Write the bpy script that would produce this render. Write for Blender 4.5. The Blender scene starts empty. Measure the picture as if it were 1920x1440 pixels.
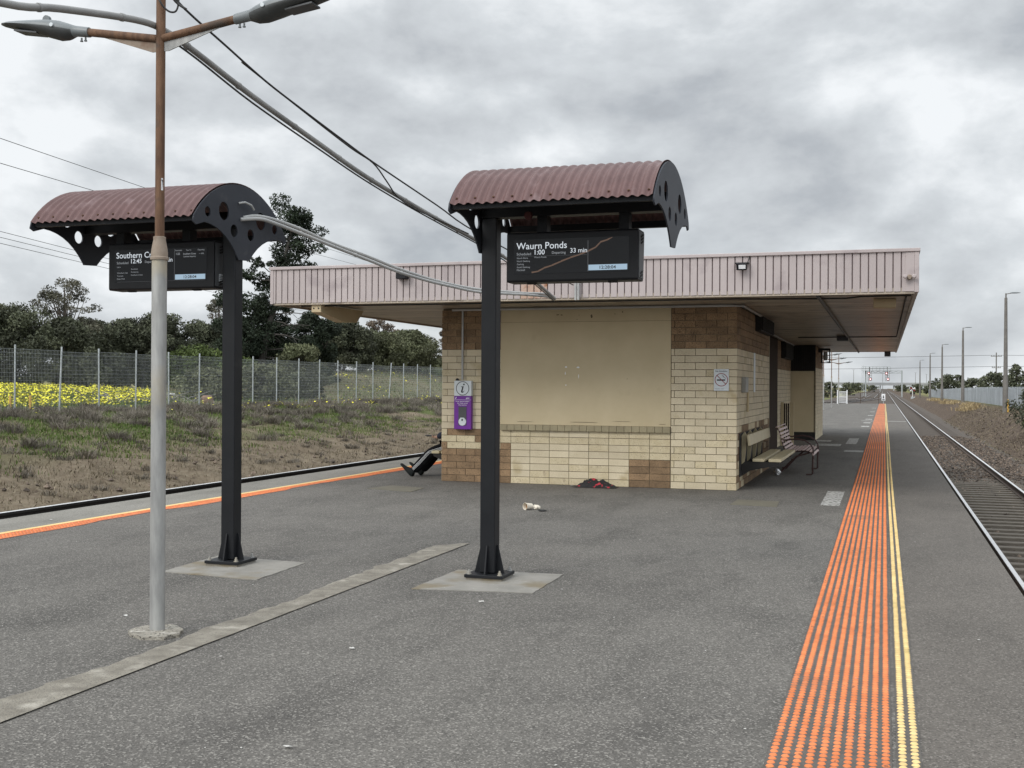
import bpy, math, random
import numpy as np
from mathutils import Vector, Matrix, noise as mnoise
random.seed(7)
RNG = np.random.default_rng(11)
scene = bpy.context.scene
COL = scene.collection
PI = math.pi

# ------------------------------------------------------------------ camera, sky, sun, exposure
F_PX, CAM_H, ROLL = 2140.0, 1.547, 0.0057
psi, theta = math.radians(18.0647), math.radians(0.0809)
f = Vector((-math.sin(psi) * math.cos(theta), math.cos(psi) * math.cos(theta), math.sin(theta)))
r0 = Vector((math.cos(psi), math.sin(psi), 0)); u0 = r0.cross(f)
r = r0 * math.cos(ROLL) + u0 * math.sin(ROLL); u = u0 * math.cos(ROLL) - r0 * math.sin(ROLL)
cam = bpy.data.cameras.new("camera"); cam_o = bpy.data.objects.new("camera", cam); COL.objects.link(cam_o)
cam.sensor_width = 36.0; cam.lens = F_PX / 1920 * 36.0; cam.clip_start = 0.05; cam.clip_end = 6000
M = Matrix((r, u, -f)).transposed().to_4x4(); M.translation = (0, 0, CAM_H)
cam_o.matrix_world = M
scene.camera = cam_o

SUN_DIR = Vector((0.42, 0.66, -0.62)).normalized()          # the way the light travels
sun = bpy.data.lights.new("sun", 'SUN'); sun.energy = 1.5; sun.angle = math.radians(24); sun.color = (1, 0.96, 0.9)
sun_o = bpy.data.objects.new("sun", sun); COL.objects.link(sun_o)
sun_o.rotation_euler = SUN_DIR.to_track_quat('-Z', 'Y').to_euler(); sun_o.location = (-20, -30, 40)

scene.view_settings.view_transform = 'Standard'; scene.view_settings.look = 'None'
scene.view_settings.exposure = 0.06; scene.view_settings.gamma = 1.0
scene.render.engine = 'CYCLES'
scene.cycles.max_bounces = 6; scene.cycles.diffuse_bounces = 3; scene.cycles.transparent_max_bounces = 8

CLOUD_SHIFT = (0.35, 0.2, 0.1)
def make_world():
    w = bpy.data.worlds.new("World"); scene.world = w; w.use_nodes = True
    nt = w.node_tree; N = nt.nodes; L = nt.links; N.clear()
    def nd(t, **k):
        n = N.new(t)
        for a, b in k.items(): setattr(n, a, b)
        return n
    def math_(op, a, b=None, c=None):
        n = nd('ShaderNodeMath', operation=op)
        for i, v in enumerate((a, b, c)):
            if v is None: continue
            if isinstance(v, (int, float)): n.inputs[i].default_value = v
            else: L.new(v, n.inputs[i])
        return n.outputs[0]
    sky = nd('ShaderNodeTexSky', sky_type='NISHITA'); sky.sun_disc = False
    sky.sun_elevation = math.asin(-SUN_DIR.z); sky.sun_rotation = math.atan2(-SUN_DIR.x, -SUN_DIR.y)
    bg1 = nd('ShaderNodeBackground'); L.new(sky.outputs[0], bg1.inputs[0]); bg1.inputs[1].default_value = 0.07
    tc = nd('ShaderNodeTexCoord'); sp = nd('ShaderNodeSeparateXYZ'); L.new(tc.outputs['Generated'], sp.inputs[0])
    mp = nd('ShaderNodeMapping'); L.new(tc.outputs['Generated'], mp.inputs[0]); mp.inputs['Scale'].default_value = (1, 1, 1.75); mp.inputs['Location'].default_value = CLOUD_SHIFT
    mp2 = nd('ShaderNodeMapping'); L.new(mp.outputs[0], mp2.inputs[0]); mp2.inputs['Location'].default_value = (0, -0.01, 0.055)
    def noise_(sc, det, rough, dist=0.0, src=mp):
        n = nd('ShaderNodeTexNoise'); n.inputs['Scale'].default_value = sc; n.inputs['Detail'].default_value = det; n.inputs['Roughness'].default_value = rough; n.inputs['Distortion'].default_value = dist
        L.new(src.outputs[0], n.inputs['Vector']); return n.outputs[0]
    a = noise_(4.6, 10, 0.55, 0.1); a2 = noise_(4.6, 10, 0.55, 0.1, mp2); big = noise_(1.9, 2, 0.5)
    lit = math_('SUBTRACT', a, a2)                                    # cloud tops face the light, bases are darker
    s = math_('ADD', math_('ADD', math_('MULTIPLY', a, 0.50), math_('MULTIPLY', big, 0.45)), math_('MULTIPLY', lit, 0.36))
    hz = nd('ShaderNodeMapRange', interpolation_type='SMOOTHSTEP'); L.new(sp.outputs[2], hz.inputs[0])
    hz.inputs[1].default_value = 0.0; hz.inputs[2].default_value = 0.20; hz.inputs[3].default_value = 0.085; hz.inputs[4].default_value = 0.042
    s = math_('ADD', s, hz.outputs[0])
    rp = nd('ShaderNodeValToRGB'); L.new(s, rp.inputs[0]); cr = rp.color_ramp
    cr.elements[0].position = 0.36; cr.elements[0].color = (0.41, 0.435, 0.465, 1)
    cr.elements[1].position = 0.625; cr.elements[1].color = (0.88, 0.91, 0.935, 1)
    for p, c in ((0.415, (0.465, 0.495, 0.53, 1)), (0.465, (0.555, 0.585, 0.615, 1)), (0.53, (0.65, 0.685, 0.715, 1))):
        e = cr.elements.new(p); e.color = c
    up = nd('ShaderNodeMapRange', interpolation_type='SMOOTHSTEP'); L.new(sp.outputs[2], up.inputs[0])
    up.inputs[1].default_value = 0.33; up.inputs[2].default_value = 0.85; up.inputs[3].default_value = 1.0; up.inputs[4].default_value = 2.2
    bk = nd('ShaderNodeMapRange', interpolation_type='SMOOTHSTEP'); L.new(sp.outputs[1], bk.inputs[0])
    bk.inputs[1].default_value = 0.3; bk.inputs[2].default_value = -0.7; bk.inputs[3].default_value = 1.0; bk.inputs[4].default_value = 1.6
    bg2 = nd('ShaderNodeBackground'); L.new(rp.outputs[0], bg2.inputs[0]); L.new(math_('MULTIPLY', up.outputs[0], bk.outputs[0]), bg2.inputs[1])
    cov = nd('ShaderNodeMapRange'); L.new(big, cov.inputs[0])
    cov.inputs[1].default_value = 0.3; cov.inputs[2].default_value = 0.48; cov.inputs[3].default_value = 0.8; cov.inputs[4].default_value = 0.97
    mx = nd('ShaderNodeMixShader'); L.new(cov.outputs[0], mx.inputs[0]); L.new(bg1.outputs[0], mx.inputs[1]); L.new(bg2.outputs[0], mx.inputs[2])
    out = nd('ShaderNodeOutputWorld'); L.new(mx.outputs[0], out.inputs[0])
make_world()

# ------------------------------------------------------------------ materials
def mat(name, c1, c2=None, scale=6.0, rough=0.75, metal=0.0, bump=0.0, bscale=None, tint=False, spots=None, emit=None, detail=5.0, lo=0.35, hi=0.65, stretch=None, spec=None, grime=None):
    """c1..c2 mixed by noise; spots=(colour, scale, threshold) sharp specks; tint multiplies by the per-face 'tint'; grime=(colour, scale, threshold)"""
    m = bpy.data.materials.new(name); m.use_nodes = True
    nt = m.node_tree; N = nt.nodes; L = nt.links
    b = N['Principled BSDF']; b.inputs['Roughness'].default_value = rough; b.inputs['Metallic'].default_value = metal
    if spec is not None: b.inputs['Specular IOR Level'].default_value = spec
    c1 = (*c1, 1); c2 = (*(c2 or c1[:3]), 1)
    tc = N.new('ShaderNodeTexCoord'); vec = tc.outputs['Object']
    if stretch:
        mp = N.new('ShaderNodeMapping'); L.new(vec, mp.inputs[0]); mp.inputs['Scale'].default_value = stretch; vec = mp.outputs[0]
    nz = N.new('ShaderNodeTexNoise'); nz.inputs['Scale'].default_value = scale; nz.inputs['Detail'].default_value = detail; nz.inputs['Roughness'].default_value = 0.6
    L.new(vec, nz.inputs['Vector'])
    def mix(fac, a, bb, blend='MIX'):
        n = N.new('ShaderNodeMix'); n.data_type = 'RGBA'; n.blend_type = blend
        if isinstance(fac, (int, float)): n.inputs[0].default_value = fac
        else: L.new(fac, n.inputs[0])
        for i, v in ((6, a), (7, bb)):
            if isinstance(v, tuple): n.inputs[i].default_value = v
            else: L.new(v, n.inputs[i])
        return n.outputs[2]
    def rng(src, a, bb):
        n = N.new('ShaderNodeMapRange'); L.new(src, n.inputs[0]); n.inputs[1].default_value = a; n.inputs[2].default_value = bb
        return n.outputs[0]
    col = mix(rng(nz.outputs[0], lo, hi), c1, c2)
    for sp in (spots, grime):
        if sp:
            v = N.new('ShaderNodeTexNoise'); v.inputs['Scale'].default_value = sp[1]; v.inputs['Detail'].default_value = 4 if sp is spots else 6
            L.new(tc.outputs['Object'], v.inputs['Vector'])
            col = mix(rng(v.outputs[0], sp[2], sp[2] + (0.04 if sp is spots else 0.12)), col, (*sp[0], 1))
    if tint:
        at = N.new('ShaderNodeAttribute'); at.attribute_name = 'tint'
        mu = N.new('ShaderNodeVectorMath'); mu.operation = 'SCALE'; L.new(col, mu.inputs[0]); L.new(at.outputs['Fac'], mu.inputs['Scale']); col = mu.outputs[0]
    L.new(col, b.inputs['Base Color'])
    if bump:
        bz = N.new('ShaderNodeTexNoise'); bz.inputs['Scale'].default_value = bscale or scale * 4; bz.inputs['Detail'].default_value = 6
        L.new(vec, bz.inputs['Vector'])
        bp = N.new('ShaderNodeBump'); bp.inputs['Strength'].default_value = bump; bp.inputs['Distance'].default_value = 0.02
        L.new(bz.outputs[0], bp.inputs['Height']); L.new(bp.outputs[0], b.inputs['Normal'])
    if emit:
        b.inputs['Emission Color'].default_value = (*emit[0], 1); b.inputs['Emission Strength'].default_value = emit[1]
    return m

MT = {}
MT['black_paint'] = mat('black_paint', (0.008, 0.009, 0.011), (0.012, 0.013, 0.015), 3, 0.5, spec=0.25, grime=((0.03, 0.03, 0.03), 5, 0.66))
MT['slate_paint'] = mat('slate_paint', (0.026, 0.030, 0.039), (0.034, 0.038, 0.048), 4, 0.55, spec=0.3, grime=((0.075, 0.075, 0.078), 4, 0.64))
MT['maroon_sheet'] = mat('maroon_sheet', (0.104, 0.056, 0.053), (0.130, 0.072, 0.068), 3, 0.5, spec=0.3, grime=((0.17, 0.11, 0.108), 4.5, 0.58), stretch=(1, 4, 1))
MT['galv'] = mat('galvanised', (0.24, 0.24, 0.235), (0.38, 0.38, 0.365), 5, 0.55, 0.2, grime=((0.40, 0.345, 0.24), 1.5, 0.53), stretch=(3, 3, 0.6))
MT['rust'] = mat('rust', (0.085, 0.042, 0.022), (0.16, 0.085, 0.045), 9, 0.8, bump=0.2, grime=((0.06, 0.045, 0.035), 5, 0.56), stretch=(3, 3, 0.5))
MT['rust_pale'] = mat('rust_pale', (0.22, 0.16, 0.115), (0.30, 0.25, 0.20), 8, 0.7, grime=((0.15, 0.08, 0.045), 6, 0.57))
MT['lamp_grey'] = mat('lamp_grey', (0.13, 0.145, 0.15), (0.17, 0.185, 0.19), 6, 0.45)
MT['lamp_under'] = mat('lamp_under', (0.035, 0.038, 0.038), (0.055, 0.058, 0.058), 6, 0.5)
MT['conduit'] = mat('conduit_grey', (0.36, 0.365, 0.36), (0.42, 0.42, 0.41), 3, 0.55)
MT['conduit_dark'] = mat('conduit_shadowed', (0.20, 0.20, 0.195), (0.29, 0.29, 0.28), 2.2, 0.6)  # darker conduit grey, the shadow on its lower half put into the colour
MT['cable'] = mat('cable_black', (0.015, 0.015, 0.015), (0.03, 0.03, 0.03), 5, 0.6)
MT['cream'] = mat('cream_paint', (0.50, 0.415, 0.262), (0.555, 0.465, 0.305), 1.6, 0.7, bump=0.06, bscale=60, grime=((0.45, 0.37, 0.235), 1.8, 0.64), spots=((0.2, 0.15, 0.09), 26, 0.76))
MT['cream_brick'] = mat('cream_brick', (0.53, 0.455, 0.315), (0.60, 0.52, 0.37), 3, 0.72, bump=0.25, bscale=45, tint=True, spots=((0.25, 0.19, 0.11), 55, 0.69), grime=((0.43, 0.35, 0.21), 2.5, 0.6))
MT['worn_brick'] = mat('worn_brick', (0.58, 0.50, 0.34), (0.50, 0.42, 0.27), 5, 0.8, bump=0.3, bscale=40, tint=True, spots=((0.24, 0.19, 0.13), 70, 0.62), grime=((0.36, 0.29, 0.20), 9, 0.62))
MT['brown_brick'] = mat('brown_brick', (0.20, 0.13, 0.072), (0.275, 0.18, 0.10), 6, 0.85, bump=0.35, bscale=50, tint=True, spots=((0.06, 0.04, 0.028), 75, 0.6))
MT['mortar'] = mat('mortar', (0.11, 0.085, 0.055), (0.17, 0.135, 0.09), 8, 0.95, bump=0.3)
MT['sill'] = mat('sill_paint', (0.27, 0.23, 0.145), (0.33, 0.285, 0.18), 5, 0.75, tint=True)
MT['pink_clad'] = mat('pink_cladding', (0.385, 0.333, 0.325), (0.435, 0.379, 0.370), 1.3, 0.5, grime=((0.325, 0.275, 0.275), 2.4, 0.58), stretch=(1, 1, 0.6))
MT['rib_shadow'] = mat('cladding_rib_shadow', (0.20, 0.155, 0.15), (0.26, 0.20, 0.195), 3, 0.6)  # darker copy of the cladding, shadow lines of the ribs put into colour
MT['rust_clad'] = mat('rusted_cladding', (0.42, 0.29, 0.22), (0.50, 0.38, 0.33), 3, 0.75, grime=((0.25, 0.10, 0.04), 6, 0.5))
MT['soffit'] = mat('soffit_boards', (0.36, 0.30, 0.235), (0.43, 0.365, 0.29), 1.4, 0.36, grime=((0.20, 0.16, 0.12), 2.2, 0.55), stretch=(0.7, 5, 1), tint=True)
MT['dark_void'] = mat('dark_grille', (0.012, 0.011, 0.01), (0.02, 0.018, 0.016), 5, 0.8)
MT['shade_darkened_brown'] = mat('shade_darkened_brown', (0.030, 0.019, 0.013), (0.042, 0.026, 0.018), 4, 0.85, spec=0.2)  # brown darkened to hold the recess shade, also used for the slats
MT['concrete'] = mat('concrete', (0.205, 0.195, 0.173), (0.275, 0.26, 0.232), 3.5, 0.9, bump=0.25, bscale=50, grime=((0.185, 0.155, 0.105), 2.3, 0.52), spots=((0.5, 0.48, 0.44), 60, 0.70))
MT['rough_concrete'] = mat('rough_concrete', (0.20, 0.182, 0.15), (0.36, 0.335, 0.285), 6, 0.95, bump=0.9, bscale=60, spots=((0.09, 0.082, 0.07), 70, 0.56), grime=((0.55, 0.52, 0.46), 11, 0.56))
MT['strip'] = mat('strip_concrete', (0.165, 0.148, 0.120), (0.265, 0.243, 0.20), 7, 0.95, bump=0.7, bscale=80, spots=((0.13, 0.12, 0.105), 95, 0.60), grime=((0.36, 0.335, 0.285), 5, 0.58))
MT['stained_plate'] = mat('stained_plate', (0.115, 0.105, 0.078), (0.145, 0.132, 0.098), 4, 0.8, bump=0.1)
MT['white_patch'] = mat('worn_white_paint', (0.36, 0.355, 0.335), (0.47, 0.46, 0.435), 6, 0.85, grime=((0.12, 0.115, 0.105), 20, 0.47))
MT['orange'] = mat('orange_stud', (0.60, 0.178, 0.062), (0.70, 0.225, 0.085), 4, 0.75, tint=True, spec=0.3, spots=((0.28, 0.11, 0.055), 38, 0.66), grime=((0.40, 0.14, 0.065), 1.1, 0.60))
MT['yellow'] = mat('yellow_stud', (0.66, 0.475, 0.20), (0.72, 0.535, 0.25), 4, 0.75, tint=True, spec=0.3, grime=((0.5, 0.37, 0.14), 1.1, 0.58))
MT['stud_base'] = mat('strip_base', (0.075, 0.068, 0.06), (0.11, 0.10, 0.088), 10, 0.85, bump=0.4, bscale=160)
MT['orange_base'] = mat('faded_orange', (0.40, 0.11, 0.045), (0.52, 0.16, 0.07), 5, 0.7, bump=0.2, bscale=60)
MT['rail_side'] = mat('rail_rust', (0.055, 0.04, 0.032), (0.085, 0.06, 0.045), 6, 0.8)
MT['rail_top'] = mat('rail_steel', (0.66, 0.66, 0.66), (0.74, 0.74, 0.74), 8, 0.35, 0.45)
MT['rail_black'] = mat('rail_black', (0.014, 0.013, 0.012), (0.022, 0.02, 0.018), 6, 0.7)
MT['sleeper'] = mat('sleeper_grey', (0.105, 0.09, 0.072), (0.165, 0.145, 0.118), 7, 0.9, bump=0.4, bscale=30, stretch=(0.5, 4, 2))
MT['stone'] = mat('ballast_stone', (0.062, 0.046, 0.035), (0.132, 0.103, 0.08), 14, 0.95, tint=True)
MT['white_paint'] = mat('white_paint', (0.72, 0.73, 0.74), (0.78, 0.79, 0.8), 5, 0.5)
MT['sign_white'] = mat('sign_white', (0.56, 0.60, 0.62), (0.62, 0.66, 0.68), 4, 0.45)
MT['sign_black'] = mat('sign_black', (0.012, 0.012, 0.014), None, 4, 0.5)
MT['sign_red'] = mat('sign_red', (0.22, 0.014, 0.018), None, 4, 0.5)
MT['dull_red'] = mat('dull_red', (0.06, 0.01, 0.009), None, 4, 0.7)
MT['purple'] = mat('purple_panel', (0.125, 0.012, 0.235), (0.145, 0.016, 0.27), 4, 0.42)
MT['grey_box'] = mat('grey_plastic', (0.22, 0.22, 0.20), (0.27, 0.27, 0.25), 4, 0.5)
MT['beige_box'] = mat('beige_fitting', (0.45, 0.36, 0.22), (0.5, 0.41, 0.26), 4, 0.6)
MT['housing'] = mat('display_housing', (0.008, 0.0085, 0.010), (0.011, 0.0115, 0.0135), 3, 0.5, spec=0.25)
MT['vent_grey'] = mat('vent_grey', (0.055, 0.058, 0.062), (0.07, 0.073, 0.078), 4, 0.5)
MT['screen'] = mat('screen_glass', (0.008, 0.0085, 0.010), (0.010, 0.0105, 0.012), 2, 0.16, spec=0.18)
MT['screen_text'] = mat('screen_text', (0.02, 0.02, 0.02), None, 2, 0.4, emit=((0.80, 0.86, 0.92), 0.75))
MT['screen_dim'] = mat('screen_text_dim', (0.02, 0.02, 0.02), None, 2, 0.4, emit=((0.62, 0.66, 0.70), 0.42))
MT['screen_line'] = mat('screen_rule', (0.02, 0.02, 0.02), None, 2, 0.4, emit=((0.4, 0.42, 0.45), 0.18))
MT['reflection_brown'] = mat('painted_reflection', (0.016, 0.014, 0.011), None, 2, 0.15, emit=((0.30, 0.24, 0.18), 0.055))  # brown ground reflection painted on the screen with a faint glow
MT['reflection_tan'] = mat('painted_reflection_edge', (0.02, 0.015, 0.01), None, 2, 0.15, emit=((0.50, 0.22, 0.09), 0.16))  # tan edge of the painted reflection, faintly glowing
MT['clock_bar'] = mat('clock_bar', (0.05, 0.06, 0.07), None, 2, 0.4, emit=((0.40, 0.56, 0.70), 0.72))
MT['bench_cream'] = mat('bench_cream', (0.46, 0.40, 0.26), (0.52, 0.455, 0.305), 4, 0.55, stretch=(5, 1, 1))
MT['slat_pale'] = mat('slat_pale', (0.42, 0.31, 0.29), (0.52, 0.40, 0.375), 5, 0.55)
MT['bench_metal'] = mat('bench_maroon', (0.045, 0.020, 0.018), (0.06, 0.028, 0.024), 5, 0.45)
MT['foil'] = mat('foil', (0.6, 0.6, 0.6), (0.7, 0.7, 0.7), 20, 0.3, 0.7)
MT['trousers'] = mat('black_trousers', (0.007, 0.007, 0.008), (0.012, 0.012, 0.014), 9, 0.95, spec=0.1, bump=0.3, bscale=14)
MT['jacket'] = mat('navy_jacket', (0.016, 0.02, 0.036), (0.024, 0.028, 0.046), 8, 0.85, bump=0.3, bscale=14)
MT['skin'] = mat('skin', (0.42, 0.25, 0.18), (0.46, 0.28, 0.20), 8, 0.6)
MT['hair'] = mat('hair_brown', (0.035, 0.022, 0.014), (0.05, 0.032, 0.02), 20, 0.6, bump=0.5, bscale=60)
MT['shoe'] = mat('dark_shoe', (0.009, 0.011, 0.011), (0.016, 0.019, 0.019), 8, 0.8, spec=0.2)
MT['cloth_black'] = mat('patterned_cloth', (0.012, 0.011, 0.012), (0.02, 0.02, 0.02), 6, 0.9, spots=((0.42, 0.03, 0.045), 13, 0.60), grime=((0.55, 0.30, 0.30), 19, 0.70))
MT['cup'] = mat('paper_cup', (0.66, 0.60, 0.50), (0.72, 0.66, 0.56), 8, 0.7)
MT['cup_in'] = mat('cup_brown', (0.30, 0.17, 0.08), None, 8, 0.7)
MT['scrap'] = mat('paper_scrap', (0.42, 0.41, 0.39), (0.52, 0.51, 0.48), 8, 0.8)
MT['bark'] = mat('bark', (0.085, 0.07, 0.058), (0.15, 0.13, 0.11), 5, 0.95, stretch=(4, 4, 0.7), bump=0.4)
MT['bark_dark'] = mat('bark_dark', (0.040, 0.035, 0.031), (0.075, 0.068, 0.06), 5, 0.95, stretch=(4, 4, 0.7), bump=0.4)
MT['bark_pale'] = mat('bark_pale', (0.20, 0.18, 0.16), (0.28, 0.26, 0.235), 5, 0.95, stretch=(4, 4, 0.7))
def leafmat(name, a, b):
    return mat(name, a, b, 0.5, 0.75, tint=True, spec=0.25)
MT['leaf_dark'] = leafmat('leaf_dark', (0.064, 0.072, 0.045), (0.096, 0.103, 0.066))
MT['leaf_pine'] = leafmat('leaf_pine', (0.020, 0.030, 0.018), (0.032, 0.043, 0.025))
MT['leaf_olive'] = leafmat('leaf_olive', (0.085, 0.094, 0.050), (0.122, 0.128, 0.073))
MT['leaf_green'] = leafmat('leaf_green', (0.055, 0.078, 0.022), (0.082, 0.108, 0.034))
MT['leaf_gum'] = leafmat('leaf_gum', (0.085, 0.085, 0.06), (0.125, 0.115, 0.085))
MT['leaf_russet'] = leafmat('leaf_russet', (0.11, 0.085, 0.065), (0.15, 0.12, 0.09))
MT['tussock'] = leafmat('tussock_dry', (0.145, 0.126, 0.102), (0.23, 0.205, 0.168))
MT['straw'] = leafmat('straw', (0.34, 0.25, 0.13), (0.46, 0.36, 0.20))
MT['blade'] = leafmat('grass_blade', (0.065, 0.105, 0.022), (0.11, 0.15, 0.035))
MT['blade_dry'] = leafmat('grass_dry', (0.19, 0.158, 0.105), (0.27, 0.228, 0.155))
MT['petal'] = leafmat('petal_yellow', (0.70, 0.64, 0.03), (0.82, 0.77, 0.07))
MT['fence_steel'] = mat('fence_steel', (0.36, 0.39, 0.40), (0.46, 0.49, 0.50), 6, 0.5, 0.3)
MT['wire_steel'] = mat('wire_steel', (0.27, 0.295, 0.295), (0.36, 0.385, 0.385), 6, 0.55, 0.3)
MT['pale_steel'] = mat('pale_steel', (0.30, 0.33, 0.36), (0.42, 0.45, 0.48), 0.6, 0.5, 0.3, tint=True)
MT['pole_grey'] = mat('pole_grey', (0.12, 0.11, 0.10), (0.16, 0.15, 0.135), 3, 0.7)
MT['timber'] = mat('timber', (0.17, 0.10, 0.07), (0.26, 0.17, 0.12), 6, 0.9, stretch=(5, 5, 0.6))
MT['yellow_paint'] = mat('yellow_paint', (0.62, 0.36, 0.06), (0.68, 0.42, 0.1), 5, 0.6)
MT['red_lamp'] = mat('red_lamp', (0.2, 0.01, 0.01), None, 5, 0.4, emit=((0.5, 0.02, 0.03), 0.45))
MT['white_lamp'] = mat('white_lamp', (0.8, 0.7, 0.7), None, 5, 0.4, emit=((1.0, 0.86, 0.84), 1.1))
MT['bridge'] = mat('bridge_concrete', (0.30, 0.31, 0.32), (0.36, 0.37, 0.38), 0.1, 0.9)
MT['dead_wood'] = mat('dead_wood', (0.16, 0.15, 0.14), (0.26, 0.25, 0.235), 6, 0.9)

def asphalt(name, base, alt, speck, dark=0.70):
    m = bpy.data.materials.new(name); m.use_nodes = True
    nt = m.node_tree; N = nt.nodes; L = nt.links; b = N['Principled BSDF']; b.inputs['Roughness'].default_value = 0.85
    b.inputs['Specular IOR Level'].default_value = 0.35
    tc = N.new('ShaderNodeTexCoord'); v = tc.outputs['Object']
    def nz(s, d=5, rr=0.6, sc=None):
        n = N.new('ShaderNodeTexNoise'); n.inputs['Scale'].default_value = s; n.inputs['Detail'].default_value = d; n.inputs['Roughness'].default_value = rr
        if sc:
            mp = N.new('ShaderNodeMapping'); mp.inputs['Scale'].default_value = sc; L.new(v, mp.inputs[0]); L.new(mp.outputs[0], n.inputs['Vector'])
        else: L.new(v, n.inputs['Vector'])
        return n.outputs[0]
    def rg(s, a, bb, c=0.0, d=1.0):
        n = N.new('ShaderNodeMapRange'); L.new(s, n.inputs[0])
        for i, x in enumerate((a, bb, c, d)): n.inputs[i + 1].default_value = x
        return n.outputs[0]
    def mx(fac, a, bb, bl='MIX'):
        n = N.new('ShaderNodeMix'); n.data_type = 'RGBA'; n.blend_type = bl
        L.new(fac, n.inputs[0]) if not isinstance(fac, float) else setattr(n.inputs[0], 'default_value', fac)
        for i, x in ((6, a), (7, bb)):
            if isinstance(x, tuple): n.inputs[i].default_value = (*x, 1)
            else: L.new(x, n.inputs[i])
        return n.outputs[2]
    c = mx(rg(nz(0.55, 4), 0.35, 0.65), base, alt)
    c = mx(rg(nz(1.6, 6, 0.65, (1, 0.45, 1)), 0.47, 0.68), c, tuple(x * dark for x in base))      # broad worn and stained areas
    c = mx(rg(nz(2.7, 7, 0.7, (1.2, 0.8, 1)), 0.60, 0.74), c, tuple(x * 1.18 for x in alt))
    vo = N.new('ShaderNodeTexVoronoi'); vo.inputs['Scale'].default_value = 112; L.new(v, vo.inputs['Vector'])
    sx = N.new('ShaderNodeSeparateColor'); L.new(vo.outputs['Color'], sx.inputs[0])
    c = mx(rg(sx.outputs[0], 0.70, 1.0, 0.0, 0.62), c, speck)                                  # pale aggregate
    c = mx(rg(sx.outputs[1], 0.62, 0.95, 0.0, 0.6), c, tuple(x * 0.35 for x in base))          # dark binder
    L.new(c, b.inputs['Base Color'])
    bp = N.new('ShaderNodeBump'); bp.inputs['Strength'].default_value = 0.5; bp.inputs['Distance'].default_value = 0.006
    L.new(vo.outputs['Distance'], bp.inputs['Height']); L.new(bp.outputs[0], b.inputs['Normal'])
    return m
MT['asphalt'] = asphalt('asphalt', (0.104, 0.097, 0.087), (0.132, 0.123, 0.110), (0.37, 0.35, 0.315))
MT['asphalt_edge'] = asphalt('asphalt_edge', (0.104, 0.093, 0.081), (0.124, 0.111, 0.097), (0.27, 0.25, 0.222), 0.85)
MT['coping'] = asphalt('coping_concrete', (0.20, 0.19, 0.165), (0.245, 0.232, 0.205), (0.31, 0.30, 0.27), 0.8)

def terrain_mat():
    m = bpy.data.materials.new('terrain_soil'); m.use_nodes = True
    nt = m.node_tree; N = nt.nodes; L = nt.links; b = N['Principled BSDF']; b.inputs['Roughness'].default_value = 0.95; b.inputs['Specular IOR Level'].default_value = 0.15
    tc = N.new('ShaderNodeTexCoord'); v = tc.outputs['Object']; sp = N.new('ShaderNodeSeparateXYZ'); L.new(v, sp.inputs[0])
    def nz(s, d=6, rr=0.62):
        n = N.new('ShaderNodeTexNoise'); n.inputs['Scale'].default_value = s; n.inputs['Detail'].default_value = d; n.inputs['Roughness'].default_value = rr
        L.new(v, n.inputs['Vector']); return n.outputs[0]
    def rg(s, a, bb, c=0.0, d=1.0):
        n = N.new('ShaderNodeMapRange'); L.new(s, n.inputs[0])
        for i, x in enumerate((a, bb, c, d)): n.inputs[i + 1].default_value = x
        return n.outputs[0]
    def mul(a, bb):
        n = N.new('ShaderNodeMath'); n.operation = 'MULTIPLY'; L.new(a, n.inputs[0]); L.new(bb, n.inputs[1]); return n.outputs[0]
    def mx(fac, a, bb):
        n = N.new('ShaderNodeMix'); n.data_type = 'RGBA'; L.new(fac, n.inputs[0])
        for i, x in ((6, a), (7, bb)):
            if isinstance(x, tuple): n.inputs[i].default_value = (*x, 1)
            else: L.new(x, n.inputs[i])
        return n.outputs[2]
    X, Y = sp.outputs[0], sp.outputs[1]
    soil = mx(rg(nz(1.3), 0.35, 0.68), (0.118, 0.092, 0.064), (0.205, 0.166, 0.118))
    soil = mx(rg(nz(9), 0.52, 0.66), soil, (0.20, 0.168, 0.12))
    soil = mx(rg(nz(5), 0.58, 0.7), soil, (0.07, 0.05, 0.036))
    gl = mul(rg(nz(0.42, 5), 0.40, 0.54), rg(X, -15.0, -18.5))
    left = mx(gl, soil, (0.085, 0.112, 0.032))
    field = mx(rg(nz(0.35), 0.4, 0.62), (0.125, 0.13, 0.06), (0.165, 0.148, 0.092))
    field = mx(rg(nz(3.2), 0.6, 0.72), field, (0.07, 0.085, 0.03))
    left = mx(rg(X, -21.6, -23.4), left, field)
    red = mx(rg(nz(1.1), 0.35, 0.65), (0.066, 0.048, 0.038), (0.105, 0.079, 0.06))
    red = mx(rg(nz(11), 0.54, 0.68), red, (0.225, 0.185, 0.135))
    red = mx(rg(nz(6), 0.6, 0.7), red, (0.045, 0.034, 0.028))
    c = mx(rg(X, -3.0, 3.0), left, red)
    far = mx(rg(nz(0.03, 4), 0.4, 0.6), (0.14, 0.135, 0.06), (0.20, 0.175, 0.085))
    far = mx(rg(nz(0.012, 4), 0.5, 0.62), far, (0.09, 0.12, 0.04))
    ax = N.new('ShaderNodeMath'); ax.operation = 'ABSOLUTE'; L.new(X, ax.inputs[0])
    c = mx(mul(rg(Y, 105.0, 140.0), rg(ax.outputs[0], 9.0, 13.0)), c, far)
    L.new(c, b.inputs['Base Color'])
    bp = N.new('ShaderNodeBump'); bp.inputs['Strength'].default_value = 0.9; bp.inputs['Distance'].default_value = 0.07
    L.new(nz(7, 8, 0.7), bp.inputs['Height']); L.new(bp.outputs[0], b.inputs['Normal'])
    return m
MT['terrain'] = terrain_mat()
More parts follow.
